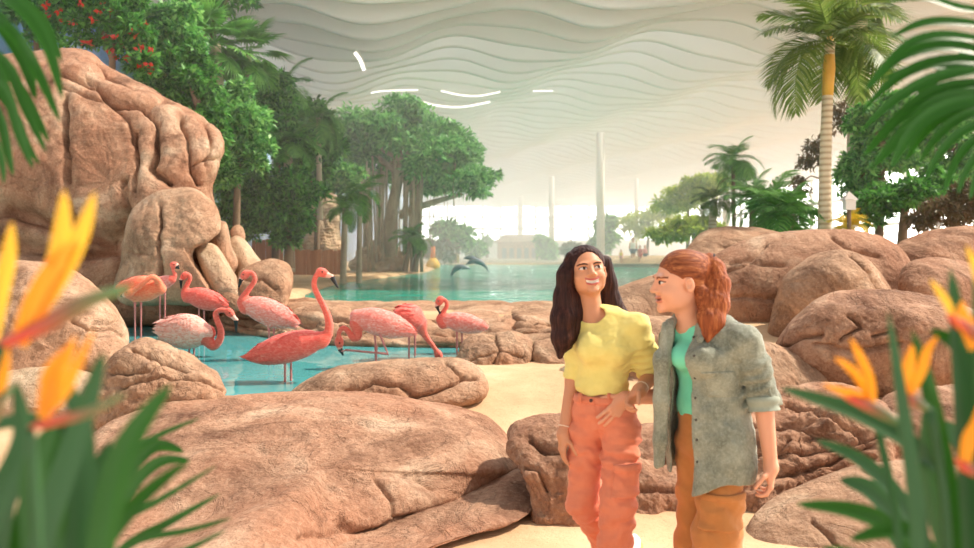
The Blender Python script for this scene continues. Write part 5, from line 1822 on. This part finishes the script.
hem_z = p(600, 393)[2]
def shirt1(P):
    d = torso1(P, .0)
    # sleeves
    for sh, el, rr, ln in ((sh_r, el_r, [.058, .055, .049], -.004), (sh_l, el_l, [.05, .046, .043], -.012)):
        ax = (el - sh) / np.linalg.norm(el - sh)
        sl_ = chain(P, [sh, sh * .5 + el * .5, el + ax * .05], rr, .03)
        d = smin(d, smax(sl_, (P - el) @ ax.astype(np.float32) - ln, .006), .03)
    d = d - .004
    # ribs of cloth along the near sleeve, soft gathers across the waist
    t_ = ((P - sh_r) @ ((el_r - sh_r) / np.linalg.norm(el_r - sh_r)).astype(np.float32)) / .24
    near = np.exp(-(((P[..., 0] - (sh_r[0] + .02)) / .07) ** 2)) * sstep(.1, .5, t_)
    d = d - .0045 * np.sin(t_ * 46 + 14 * P[..., 1] + 3 * fbm(P * 14, 2)) * near
    w = sstep(p(0, 340)[2], p(0, 372)[2], P[..., 2])
    dg = P[..., 2] * 55 + (P[..., 0] - p(625, 0)[0]) * -38
    d = d - .004 * np.sin(dg + 2.5 * fbm(P * 10, 2)) * sstep(p(598, 0)[0], p(628, 0)[0], P[..., 0]) * sstep(.98, 1.2, P[..., 2]) * (P[..., 2] < 1.4)
    d = d + folds(P, (13, 13, 22), .008)
    body = np.linalg.norm((P - p(602, 388)) @ TR[:, :2].astype(np.float32), axis=-1)
    low = (P[..., 2] - hem_z) + .006 * np.sin(P[..., 0] * 60)
    inner = body < .165
    d = np.where(inner, smax(d, -low, .01), d)
    # sleeve ends and neckline
    nd = np.linalg.norm((P - (nk + np.array([.005, -.02, .012]))) / np.array([1.0, 1.0, .62], np.float32), axis=-1) - .062
    d = smax(d, -nd, .008)
    return smax(d, -(P[..., 2] - hem_z + .012), .004)


lo, hi = bbox([p(568, 312, -.18), p(660, 398, .18)], .07)
M_YEL1 = shade('yellow_jersey', srgb(220, 202, 108), srgb(234, 220, 138), 22, .9, .15, weave=260)
cloth('shirt', shirt1, lo, hi, .005, M_YEL1, e1)
M_ORNG = shade('orange_twill', srgb(208, 112, 82), srgb(224, 138, 104), 16, .88, .1, weave=200, bump=.4)
wst_z = p(600, 394)[2]


def pants1(P):
    d = legs1(P, .002)
    d = smin(d, ell(P, p(602, 398, .0), (.118, .09, .08), TR), .06)
    for hp, kn, an in ((hip_l, kn_l, an_l), (hip_r, kn_r, an_r)):
        d = smin(d, chain(P, [kn, kn * .3 + an * .7, an], [.072, .074, .075], .03), .012)
    z = P[..., 2]
    lev = sstep(p(0, 425)[2], p(0, 455)[2], -z * 0 + z)
    d = d - .007 * np.sin(z * 95 + P[..., 0] * 30 + 4 * fbm(P * np.array([9, 9, 5], np.float32), 3)) * np.exp(-((z - p(0, 452)[2]) / .09) ** 2)
    d = d - .007 * np.sin(z * 70 - P[..., 0] * 40 + 4 * fbm(P * 8, 3)) * np.exp(-((z - p(0, 515)[2]) / .12) ** 2)
    d = d + folds(P, (12, 12, 26), .010, 3)
    # fly and side seam
    ctr = p(593, 0)[0] + .02 * 0
    d = d + .004 * np.exp(-(((P[..., 0] - ctr - (p(0, 400)[2] - z) * .12) / .004) ** 2)) * (z > p(0, 434)[2])
    return smax(d, z - wst_z, .006)


lo, hi = bbox([p(566, 394), p(648, 612), an_l + np.array([0, .05, 0])], .13)
hi[2] = wst_z + .02
lo[2] = .05
lo[1] -= .12
pn = cloth('trousers', pants1, lo, hi, .0058, M_ORNG, e1)


def patch(name, base, c, half, R, off, mat, parent, h=.005):
    def f(P):
        q = (P - c) @ R.astype(np.float32)
        b = np.max(np.abs(q) - np.asarray(half, np.float32), axis=-1)
        return smax(base(P) - off, b, .006)
    r = float(np.linalg.norm(half)) + .02
    return cloth(name, f, np.asarray(c) - r, np.asarray(c) + r, h, mat, parent)


pc = p(627, 481, -.16)
patch('pocket', pants1, pc, (.050, .09, .062), TR, .012, M_ORNG, pn)
patch('pocket_flap', pants1, p(627, 468, -.16), (.053, .09, .016), TR, .018, M_ORNG, pn)
patch('waistband', pants1, p(603, 397.5), (.16, .16, .016), TR, .006, M_ORNG, pn)
mb = MB()
mb.ball(p(591, 400.5, -.109), (.008, .004, .008), 12)
mb.build('button', plain('dark_button', srgb(70, 36, 30), .4), pn)
for x in (580, 609):
    mb = MB()
    mb.box(p(x, 398, -.09 - (.012 if x > 600 else -.02)), (.012, .012, .04), TR)
    mb.build('belt_loop', M_ORNG, pn)
# shoes: the far foot is lifted behind her
M_WSH = plain('white_leather', srgb(242, 238, 232), .5)
M_YSH = plain('yellow_trim', srgb(240, 200, 60), .5)
mb = MB()
shoe(mb, p(640, 545, .44), p(622, 592, .28), .075, .085)
mb.box(p(637, 547, .40), (.012, .05, .05), None, 1)
o = mb.build('shoe', [M_WSH, M_YSH], e1)
mb = MB()
shoe(mb, (an_r[0] + .01, an_r[1] + .05, .0), (an_r[0] - .05, an_r[1] - .19, .0), .085, .088)
mb.build('shoe', [M_WSH, M_YSH], e1)


def hair1(P):
    q = ((P - hc.astype(np.float32)) @ hR.astype(np.float32)) / hs
    d = ell(q, (0, .022, .040), (.092, .100, .088)) * hs
    # open over the face
    face = ell(q, (0, -.085, -.024), (.072, .075, .112)) * hs
    d = smax(d, -face, .012)
    L = chain(P, [p(571, 258, -.02), p(565.5, 275, -.03), p(564.5, 297, -.02), p(563, 318, -.03), p(562, 338, -.04), p(560, 356, -.05)], [.026, .034, .044, .050, .042, .014], .03)
    L = smin(L, chain(P, [p(576, 290, .03), p(573, 312, .02), p(570, 330, .0), p(568, 346, -.03)], [.05, .052, .045, .015], .03), .03)
    Rr = chain(P, [p(605, 262, .04), p(608, 282, .06), p(611, 302, .07), p(620, 315, .06), p(629, 326, .05)], [.030, .036, .042, .032, .010], .03)
    d = smin(d, L, .02)
    d = smin(d, Rr, .02)
    face2 = ell(q, (0, -.075, -.035), (.068, .075, .095)) * hs
    d = smax(d, -face2, .01)
    nn = fbm(P * np.array([95, 95, 7], np.float32), 3)
    d = d + .0045 * nn.astype(np.float32)
    part = np.exp(-((q[..., 0] + .004) / .004) ** 2) * (q[..., 2] > .09)
    return d + .003 * part


lo, hi = bbox([p(548, 240, -.12), p(636, 366, .2)], .02)
cloth('hair', hair1, lo, hi, .0034, M_HAIR1, e1)
# bracelets
M_CORD = plain('pale_cord', srgb(236, 214, 190), .7)
def ring(name, c, ax, r, mat, parent, t=.0022):
    ax = np.asarray(ax, float)
    ax /= np.linalg.norm(ax)
    u = np.cross(ax, [0, 1, .2])
    u /= np.linalg.norm(u)
    v = np.cross(ax, u)
    th = np.linspace(0, 2 * PI, 25)
    mb = MB()
    mb.tube(c + r * (np.cos(th)[:, None] * u + np.sin(th)[:, None] * v), t, 6, caps=False)
    return mb.build(name, mat, parent)
ring('bracelet', wr_l * .86 + el_l * .14, wr_l - el_l, .0275, M_CORD, e1)
ring('bracelet', wr_r * .86 + el_r * .14, wr_r - el_r, .0278, M_CORD, e1)

# ------------------------------------------------------------------ woman in the grey shirt
Y2 = 3.45
k2 = Y2 / F
p2 = lambda x, y, dy=0.0: at(x, y, Y2 + dy)
e2 = empty('person', (p2(710, 400)[0], Y2, 0))
tag(e2, 'woman with auburn ponytail in open grey-green shirt over mint top, arm linked', 'person', 'two women walking')
gc, gR, gs = p2(679.5, 281.5), headR(84, -5, 0), 1.06
T2 = yaw_frame(42)
s2r, e2r, w2r = p2(744, 340, -.10), p2(763, 398, -.10), p2(771, 467, -.13)
s2l, e2l, w2l = p2(672, 340, .13), p2(664, 396, .26), p2(626, 398, .155)
hand2r = hand_prims(w2r, (-.05, -.1, -1), (-.9, .1, -.1), (-.35, -.9, 0), curl=(.55, .62, .68, .75), s=.95, thumb=.5)
hand2l = hand_prims(w2l, (-.62, -.18, -.66), (.1, .8, -.2), (-.6, -.2, .7), curl=(.10, .13, .16, .2), s=1.02, thumb=.1, spread=.12)
nk2 = p2(689, 319, .02)
h2l, n2l, a2l = p2(694, 440, .08), p2(694, 540, .10), p2(690, 650, .1)
h2r, n2r, a2r = p2(722, 448, -.03), p2(717, 535, -.08), p2(714, 655, -.02)


def torso2(P, g=0.0):
    d = ell(P, p2(707, 354, .02), (.150 + g, .105 + g, .165 + g), T2)
    d = smin(d, ell(P, p2(706, 405, .02), (.125 + g, .10 + g, .13 + g), T2), .06)
    for x, y, dy in ((682, 357, -.03), (702, 360, -.10)):
        d = smin(d, ell(P, p2(x, y, dy), (.05 + g, .05 + g, .05 + g)), .05)
    d = smin(d, cone(P, p2(694, 323, .03), s2r, .045 + g, .046 + g), .05)
    d = smin(d, cone(P, p2(690, 323, .04), s2l, .045 + g, .044 + g), .05)
    return d


def legs2(P, g=0.0):
    d = ell(P, p2(711, 438, .02), (.135 + g, .11 + g, .12 + g), T2)
    d = smin(d, chain(P, [h2l, n2l, a2l], [.074 + g, .064 + g, .055 + g], .04), .03)
    d = smin(d, chain(P, [h2r, n2r, a2r], [.098 + g, .080 + g, .066 + g], .04), .03)
    return d


def body2(P):
    d = smin(torso2(P, -.016), legs2(P, -.02), .05)
    return smin(d, cone(P, gc + gR @ np.array([0, .02, -.05]) , nk2 + np.array([0, .01, -.03]), .047, .052), .03)


mb = MB()
neckz = nk2[2] + .03
lo, hi = bbox([p2(660, 320, -.1), p2(770, 640, .2)], .13)
hi[2] = neckz
V, Q = surf(body2, lo, hi, .009)
mb.add(V, Q, 0)
lo, hi = bbox([gc], .15)
lo[2] = neckz - .008
V, Q = surf(lambda P: smin(head_sdf(P, gc, gR, gs, .35, .45), cone(P, gc + gR @ np.array([0, .02, -.05]), nk2 + np.array([0, .01, -.03]), .047, .052), .028), lo, hi, .0026)
mb.v.append(V)
mb.f.append((Q + mb.n, head_mats(V[Q].mean(1), gc, gR, gs, .45)))
mb.n += len(V)
eyes(mb, gc, gR, gs, (.1, -1, .1))
arm_shell(mb, [s2r * .4 + e2r * .6, e2r, w2r], [.045, .040, .026], hand2r)
arm_shell(mb, [s2l * .4 + e2l * .6, e2l, w2l], [.042, .036, .026], hand2l)
mb.build('body', [M_SK2, M_LIP2, M_MOUTH, M_BROW2, M_SCL, M_IRIS], e2)

M_MINT = shade('mint_jersey', srgb(112, 216, 178), srgb(130, 226, 190), 20, .9, .1, weave=240)


def tee2(P):
    d = torso2(P, .0) + folds(P, (14, 14, 10), .004, 5)
    z = P[..., 2]
    nd = np.linalg.norm((P - (nk2 + np.array([-.015, -.025, .012]))) / np.array([1, 1, .7], np.float32), axis=-1) - .060
    d = smax(d, -nd, .008)
    return smax(d, p2(0, 419)[2] - z + .25 * (P[..., 0] - p2(690, 0)[0]) * 0, .008)


lo, hi = bbox([p2(660, 315, -.16), p2(765, 425, .22)], .04)
cloth('top', tee2, lo, hi, .006, M_MINT, e2)

t = NT('grey_green_denim')
v = t.obj()
cc = mix_rgb(t, t.ramp(t.noise(v, 6, 7, .7), [(.36, (0, 0, 0, 1)), (.64, (1, 1, 1, 1))]), srgb(96, 100, 84), srgb(150, 152, 134))
cc = mix_rgb(t, t.ramp(t.noise(v, 90, 3, .8), [(.45, (0, 0, 0, 1)), (.7, (.35, .35, .35, 1))]), cc, srgb(186, 190, 178))
M_DEN = t.done(t.pbr(cc, .9, t.bump(t.noise(v, 26, 6, .6), .3, .006), Sheen_Weight=.15))
M_DENC = shade('pale_denim_cuff', srgb(138, 146, 130), srgb(164, 170, 154), 40, .9, .1)


def shell2(P, g):
    """outer form of the shirt: straight hanging body"""
    d = torso2(P, g)
    z = P[..., 2]
    d = smin(d, chain(P, [p2(708, 355, .02), p2(709, 420, .02), p2(712, 480, .02)], [.10 + g, .118 + g, .124 + g], .05), .06)
    d = smin(d, legs2(P, g + .026), .05)
    return d


def jacket2(P):
    z = P[..., 2]
    u = (P - p2(706, 400, .02)) @ T2.astype(np.float32)
    o = shell2(P, .016)
    hem = p2(0, 491)[2] + .065 * sstep(-.0, .15, u[..., 0]) + .06 * sstep(-.06, -.12, u[..., 0]) + .004 * np.sin(u[..., 0] * 50)
    for sh, el, rr, ln in ((s2r, e2r, [.062, .058, .055], .04), (s2l, e2l, [.055, .052, .05], .02)):
        ax = (el - sh) / np.linalg.norm(el - sh)
        sl_ = chain(P, [sh, sh * .5 + el * .5 + np.array([.006, 0, 0]), el + ax * .1], rr, .03)
        o = smin(o, smax(sl_, (P - el) @ ax.astype(np.float32) - ln, .006), .025)
    dr = (e2r - s2r) / np.linalg.norm(e2r - s2r)
    ts = ((P - s2r) @ dr.astype(np.float32)) / .25
    sl = np.exp(-((P[..., 0] - (s2r[0] + .04)) / .06) ** 2) * sstep(.15, .6, ts) * (1 - sstep(1.0, 1.25, ts))
    o = o - .0065 * np.sin(ts * 30 + 20 * P[..., 0] + 3.5 * fbm(P * 11, 2)) * sl
    o = o + folds(P, (9, 9, 7), .018, 7) + folds(P, (22, 22, 12), .006, 4)
    o = o - .004 * np.exp(-(u[..., 0] / .10) ** 2) * np.sin(u[..., 0] * 55 + z * 6 + 3 * fbm(P * 5, 2)) * sstep(p2(0, 420)[2], p2(0, 470)[2], z) 
    d = np.maximum(o, -(o + .012))
    # the open front, collar opening and hem
    half = .050 + .02 * sstep(p2(0, 360)[2], p2(0, 470)[2], z)
    mid = -.052
    opening = np.maximum(np.abs(u[..., 0] - mid) - half, u[..., 1] + .0)
    d = smax(d, -opening, .006)
    nd = np.linalg.norm((P - (nk2 + np.array([-.01, -.02, .02]))) / np.array([1, 1, .8], np.float32), axis=-1) - .066
    d = smax(d, -nd, .006)
    near_arm = cone(P, s2r, e2r + (e2r - s2r) * .3, .075, .075)
    d = np.where(near_arm > 0, smax(d, hem - z, .006), d)
    # hanging far front panel
    pan = chain(P, [p2(668, 326, -.01), p2(663, 360, -.03), p2(662, 400, -.03), p2(660, 440, -.02), p2(659, 464, -.01)], [.022, .032, .030, .024, .020], .03)
    q = (P - p2(662, 400, -.03)) @ T2.astype(np.float32)
    pan = pan + .004 * np.sin(P[..., 0] * 150 + 3 * z)
    d = smin(d, smax(pan, -(z - p2(0, 470)[2]), .004), .012)
    return d


lo, hi = bbox([p2(648, 312, -.24), p2(785, 500, .32)], .03)
jk = cloth('overshirt', jacket2, lo, hi, .0056, M_DEN, e2)
# collar, cuff, pocket, buttons
mb = MB()
V, Q = surf(lambda P: np.maximum(chain(P, [p2(700, 318, -.04), p2(706, 325, -.06), p2(700, 340, -.115)], [.016, .022, .012], .02), -1), *bbox([p2(694, 312, -.14), p2(712, 346, 0)], .04), .004)
mb.add(V, Q)
V, Q = surf(lambda P: chain(P, [p2(676, 318, .03), p2(670, 324, .0), p2(668, 336, -.03)], [.014, .018, .010], .02), *bbox([p2(664, 312, -.06), p2(682, 342, .06)], .04), .004)
mb.add(V, Q)
V, Q = surf(lambda P: chain(P, [p2(676, 317, .05), p2(690, 314, .10), p2(704, 317, .05)], [.016, .017, .016], .02), *bbox([p2(670, 310, 0), p2(710, 325, .14)], .04), .004)
mb.add(V, Q)
mb.build('collar', M_DEN, jk)
dr = (w2r - e2r) / np.linalg.norm(w2r - e2r)
cb = e2r + dr * .02
def cuff(P):
    ax = dr.astype(np.float32)
    q = P - cb
    t_ = q @ ax
    r_ = np.linalg.norm(q - t_[..., None] * ax, axis=-1)
    return np.maximum(np.maximum(r_ - .0585 + .004 * np.sin(t_ * 120), .046 - r_), np.abs(t_) - .026) - .003
cloth('cuff', cuff, cb - .1, cb + .1, .004, M_DENC, jk)
patch('chest_pocket', jacket2, p2(720, 384, -.12), (.045, .10, .052), T2, .005, M_DEN, jk)
mb = MB()
mb.box(p2(771, 396, -.155), (.010, .004, .07), rot('Y', -14))
mb.build('sleeve_tab', M_DEN, jk)
M_BTN = plain('button_dark', srgb(64, 58, 50), .4)
for y in (328, 337, 356, 378, 398, 420, 440, 462):
    u0 = p2(693.5 + (y - 330) * .03, y)
    a, b2 = u0.copy(), None
    # march from the viewer towards the cloth
    o_ = np.array([0, 0, CH])
    dv = (u0 - o_) / np.linalg.norm(u0 - o_)
    ts = np.linspace(3.0, 3.9, 400)
    pp = (o_ + ts[:, None] * dv).astype(np.float32)
    sd_ = jacket2(pp[None])[0]
    hit = np.argmax(sd_ < .001)
    if sd_[hit] < .001:
        mb = MB()
        mb.ball(pp[hit], (.0058, .003, .0058), 10)
        mb.build('button', M_BTN, jk)
M_MUST = shade('mustard_twill', srgb(174, 110, 56), srgb(194, 130, 72), 18, .9, .1, weave=220, bump=.35)


def pants2(P):
    z = P[..., 2]
    d = legs2(P, .004)
    d = smin(d, ell(P, p2(707, 412, .02), (.122, .098, .09), T2), .05)
    d = smin(d, chain(P, [n2r, n2r * .4 + a2r * .6, a2r], [.088, .086, .082], .03), .04)
    d = smin(d, chain(P, [n2l, n2l * .4 + a2l * .6, a2l], [.07, .07, .07], .03), .04)
    d = d - .0055 * np.sin(z * 60 + P[..., 0] * 34 + 4 * fbm(P * 8, 3)) * np.exp(-((z - p2(0, 500)[2]) / .16) ** 2)
    d = d + folds(P, (12, 12, 18), .006, 9)
    return smax(d, z - p2(0, 401)[2], .006)


lo, hi = bbox([p2(668, 405, -.16), p2(760, 655, .2)], .12)
lo[2] = .05
pn2 = cloth('trousers', pants2, lo, hi, .006, M_MUST, e2)
patch('pocket', pants2, p2(722, 512, -.13), (.075, .09, .065), T2, .010, M_MUST, pn2)
patch('pocket_flap', pants2, p2(724, 497, -.13), (.08, .09, .014), T2, .014, M_MUST, pn2)
for a_ in (a2r, a2l):
    mb = MB()
    shoe(mb, (a_[0] + .04, a_[1] + .05, .0), (a_[0] - .13, a_[1] - .12, .0), .085, .09)
    mb.build('shoe', [M_WSH, M_WSH], e2)


tie = p2(709, 258.5, .02)
def hair2(P):
    q = ((P - gc.astype(np.float32)) @ gR.astype(np.float32)) / gs
    d = ell(q, (0, .022, .040), (.080, .098, .084)) * gs
    face = ell(q, (0, -.095, -.055), (.11, .085, .115)) * gs
    d = smax(d, -face, .012)
    ear = ell(q, (.078, .008, -.012), (.03, .022, .030)) * gs
    ear2 = ell(q, (-.078, .008, -.012), (.03, .022, .030)) * gs
    d = smax(smax(d, -ear, .006), -ear2, .006)
    # nape is swept up to the tie
    nape = ell(q, (0, .05, -.115), (.09, .06, .045)) * gs
    d = smax(d, -nape, .02)
    d = smin(d, cone(P, p2(703, 262, .02), tie, .04, .022), .03)
    t_ = chain(P, [tie, p2(716, 268, .0), p2(720, 284, -.03), p2(718, 304, -.06), p2(714, 322, -.09), p2(708, 341, -.11)], [.022, .030, .037, .041, .036, .008], .03)
    t_ = smin(t_, chain(P, [p2(714, 275, -.01), p2(708, 300, -.05), p2(706, 318, -.09), p2(704, 336, -.115)], [.03, .034, .03, .007], .03), .025)
    d = smin(d, t_, .012)
    d = smin(d, chain(P, [p2(697, 276, -.035), p2(700, 290, -.045), p2(701, 304, -.05)], [.016, .021, .018], .02), .02)
    cap = P[..., 0] < p2(712, 0)[0] - .25 * (p2(0, 262)[2] - P[..., 2])
    nn = np.where(cap, .6 * fbm(q * np.array([70, 9, 70], np.float32), 3), fbm(P * np.array([95, 95, 7], np.float32), 3))
    return d + .004 * nn.astype(np.float32)


lo, hi = bbox([p2(650, 240, -.16), p2(732, 348, .15)], .02)
cloth('hair', hair2, lo, hi, .0034, [M_HAIR2C, M_HAIR2], e2, mi=lambda fc: (fc[:, 0] > p2(706, 0)[0] - .25 * (p2(0, 262)[2] - fc[:, 2])).astype(int))
ring('hair_tie', tie + np.array([.004, 0, -.002]), p2(716, 268) - p2(703, 256), .024, plain('dark_band', srgb(50, 34, 30), .8), e2, .005)


# ------------------------------------------------------------------ distant bathers
def bather(label, px, yb, hpx, Y, top, bottom, skin, hair, seed):
    k = Y / F
    b0 = at(px, yb, Y)
    b0[2] = max(b0[2], .83)
    H = hpx * k
    q = lambda x, y, z: b0 + np.array([x, y, z]) * H
    rs = np.random.RandomState(seed)
    e = empty('person', b0)
    tag(e, label, 'person', 'bathers across the lagoon')
    sw = rs.uniform(.05, .12)
    def f(P):
        d = ell(P, q(0, 0, .92), np.array([.055, .065, .075]) * H)
        d = smin(d, cone(P, q(0, .01, .86), q(0, 0, .8), .028 * H, .03 * H), .02 * H)
        d = smin(d, ell(P, q(0, 0, .7), np.array([.095, .06, .14]) * H), .05 * H)
        d = smin(d, ell(P, q(0, 0, .53), np.array([.09, .06, .07]) * H), .05 * H)
        for s in (-1, 1):
            d = smin(d, chain(P, [q(s * .1, 0, .79), q(s * .14, .02 * s, .63), q(s * .13, -.06, .5)], [.032 * H, .026 * H, .02 * H], .02 * H), .03 * H)
            d = smin(d, chain(P, [q(s * .045, 0, .5), q(s * .05, s * sw * .5, .27), q(s * .05, s * sw, .03), q(s * .05, s * sw - .06, .02)], [.052 * H, .038 * H, .026 * H, .022 * H], .02 * H), .02 * H)
        return d
    lo, hi = q(-.22, -.25, -.02), q(.22, .25, 1.02)
    V, Q = surf(f, lo, hi, H / 70)
    m = MB()
    m.add(V, Q)
    m.build('body', skin, e)
    cloth('top', lambda P: np.maximum(f(P) - .012 * H, np.maximum(np.abs(P[..., 2] - q(0, 0, .68)[2]) - .13 * H, np.abs(P[..., 0] - b0[0]) - .11 * H)), lo, hi, H / 60, top, e)
    cloth('shorts', lambda P: np.maximum(f(P) - .014 * H, np.abs(P[..., 2] - q(0, 0, .47)[2]) - .09 * H), lo, hi, H / 60, bottom, e)
    cloth('hair', lambda P: np.maximum(ell(P, q(0, .012, .935), np.array([.064, .07, .078]) * H), -ell(P, q(0, -.06, .9), np.array([.05, .05, .07]) * H)), lo, hi, H / 70, hair, e)


bt = [plain('bather_red', srgb(206, 70, 62)), plain('bather_navy', srgb(58, 62, 92)), plain('bather_yellow', srgb(236, 200, 70)), plain('bather_pink', srgb(232, 140, 140)), plain('bather_white', srgb(236, 230, 222))]
bather('distant child in yellow, leftmost of the bathers on the boardwalk', 621, 266, 14, 49.2, bt[2], bt[3], M_SK2, M_HAIR1, 1)
bather('tallest distant bather, dark-haired with a navy bottom, on the boardwalk', 633, 266, 26, 49.6, bt[4], bt[1], M_SK1, M_HAIR1, 2)
bather('distant bather in red beside the tallest one on the boardwalk', 640, 266, 18, 49.3, bt[0], bt[0], M_SK1, M_HAIR1, 3)
bather('distant bather in pink, rightmost on the boardwalk', 645, 266, 18, 49.7, bt[3], bt[1], M_SK2, M_HAIR2, 4)
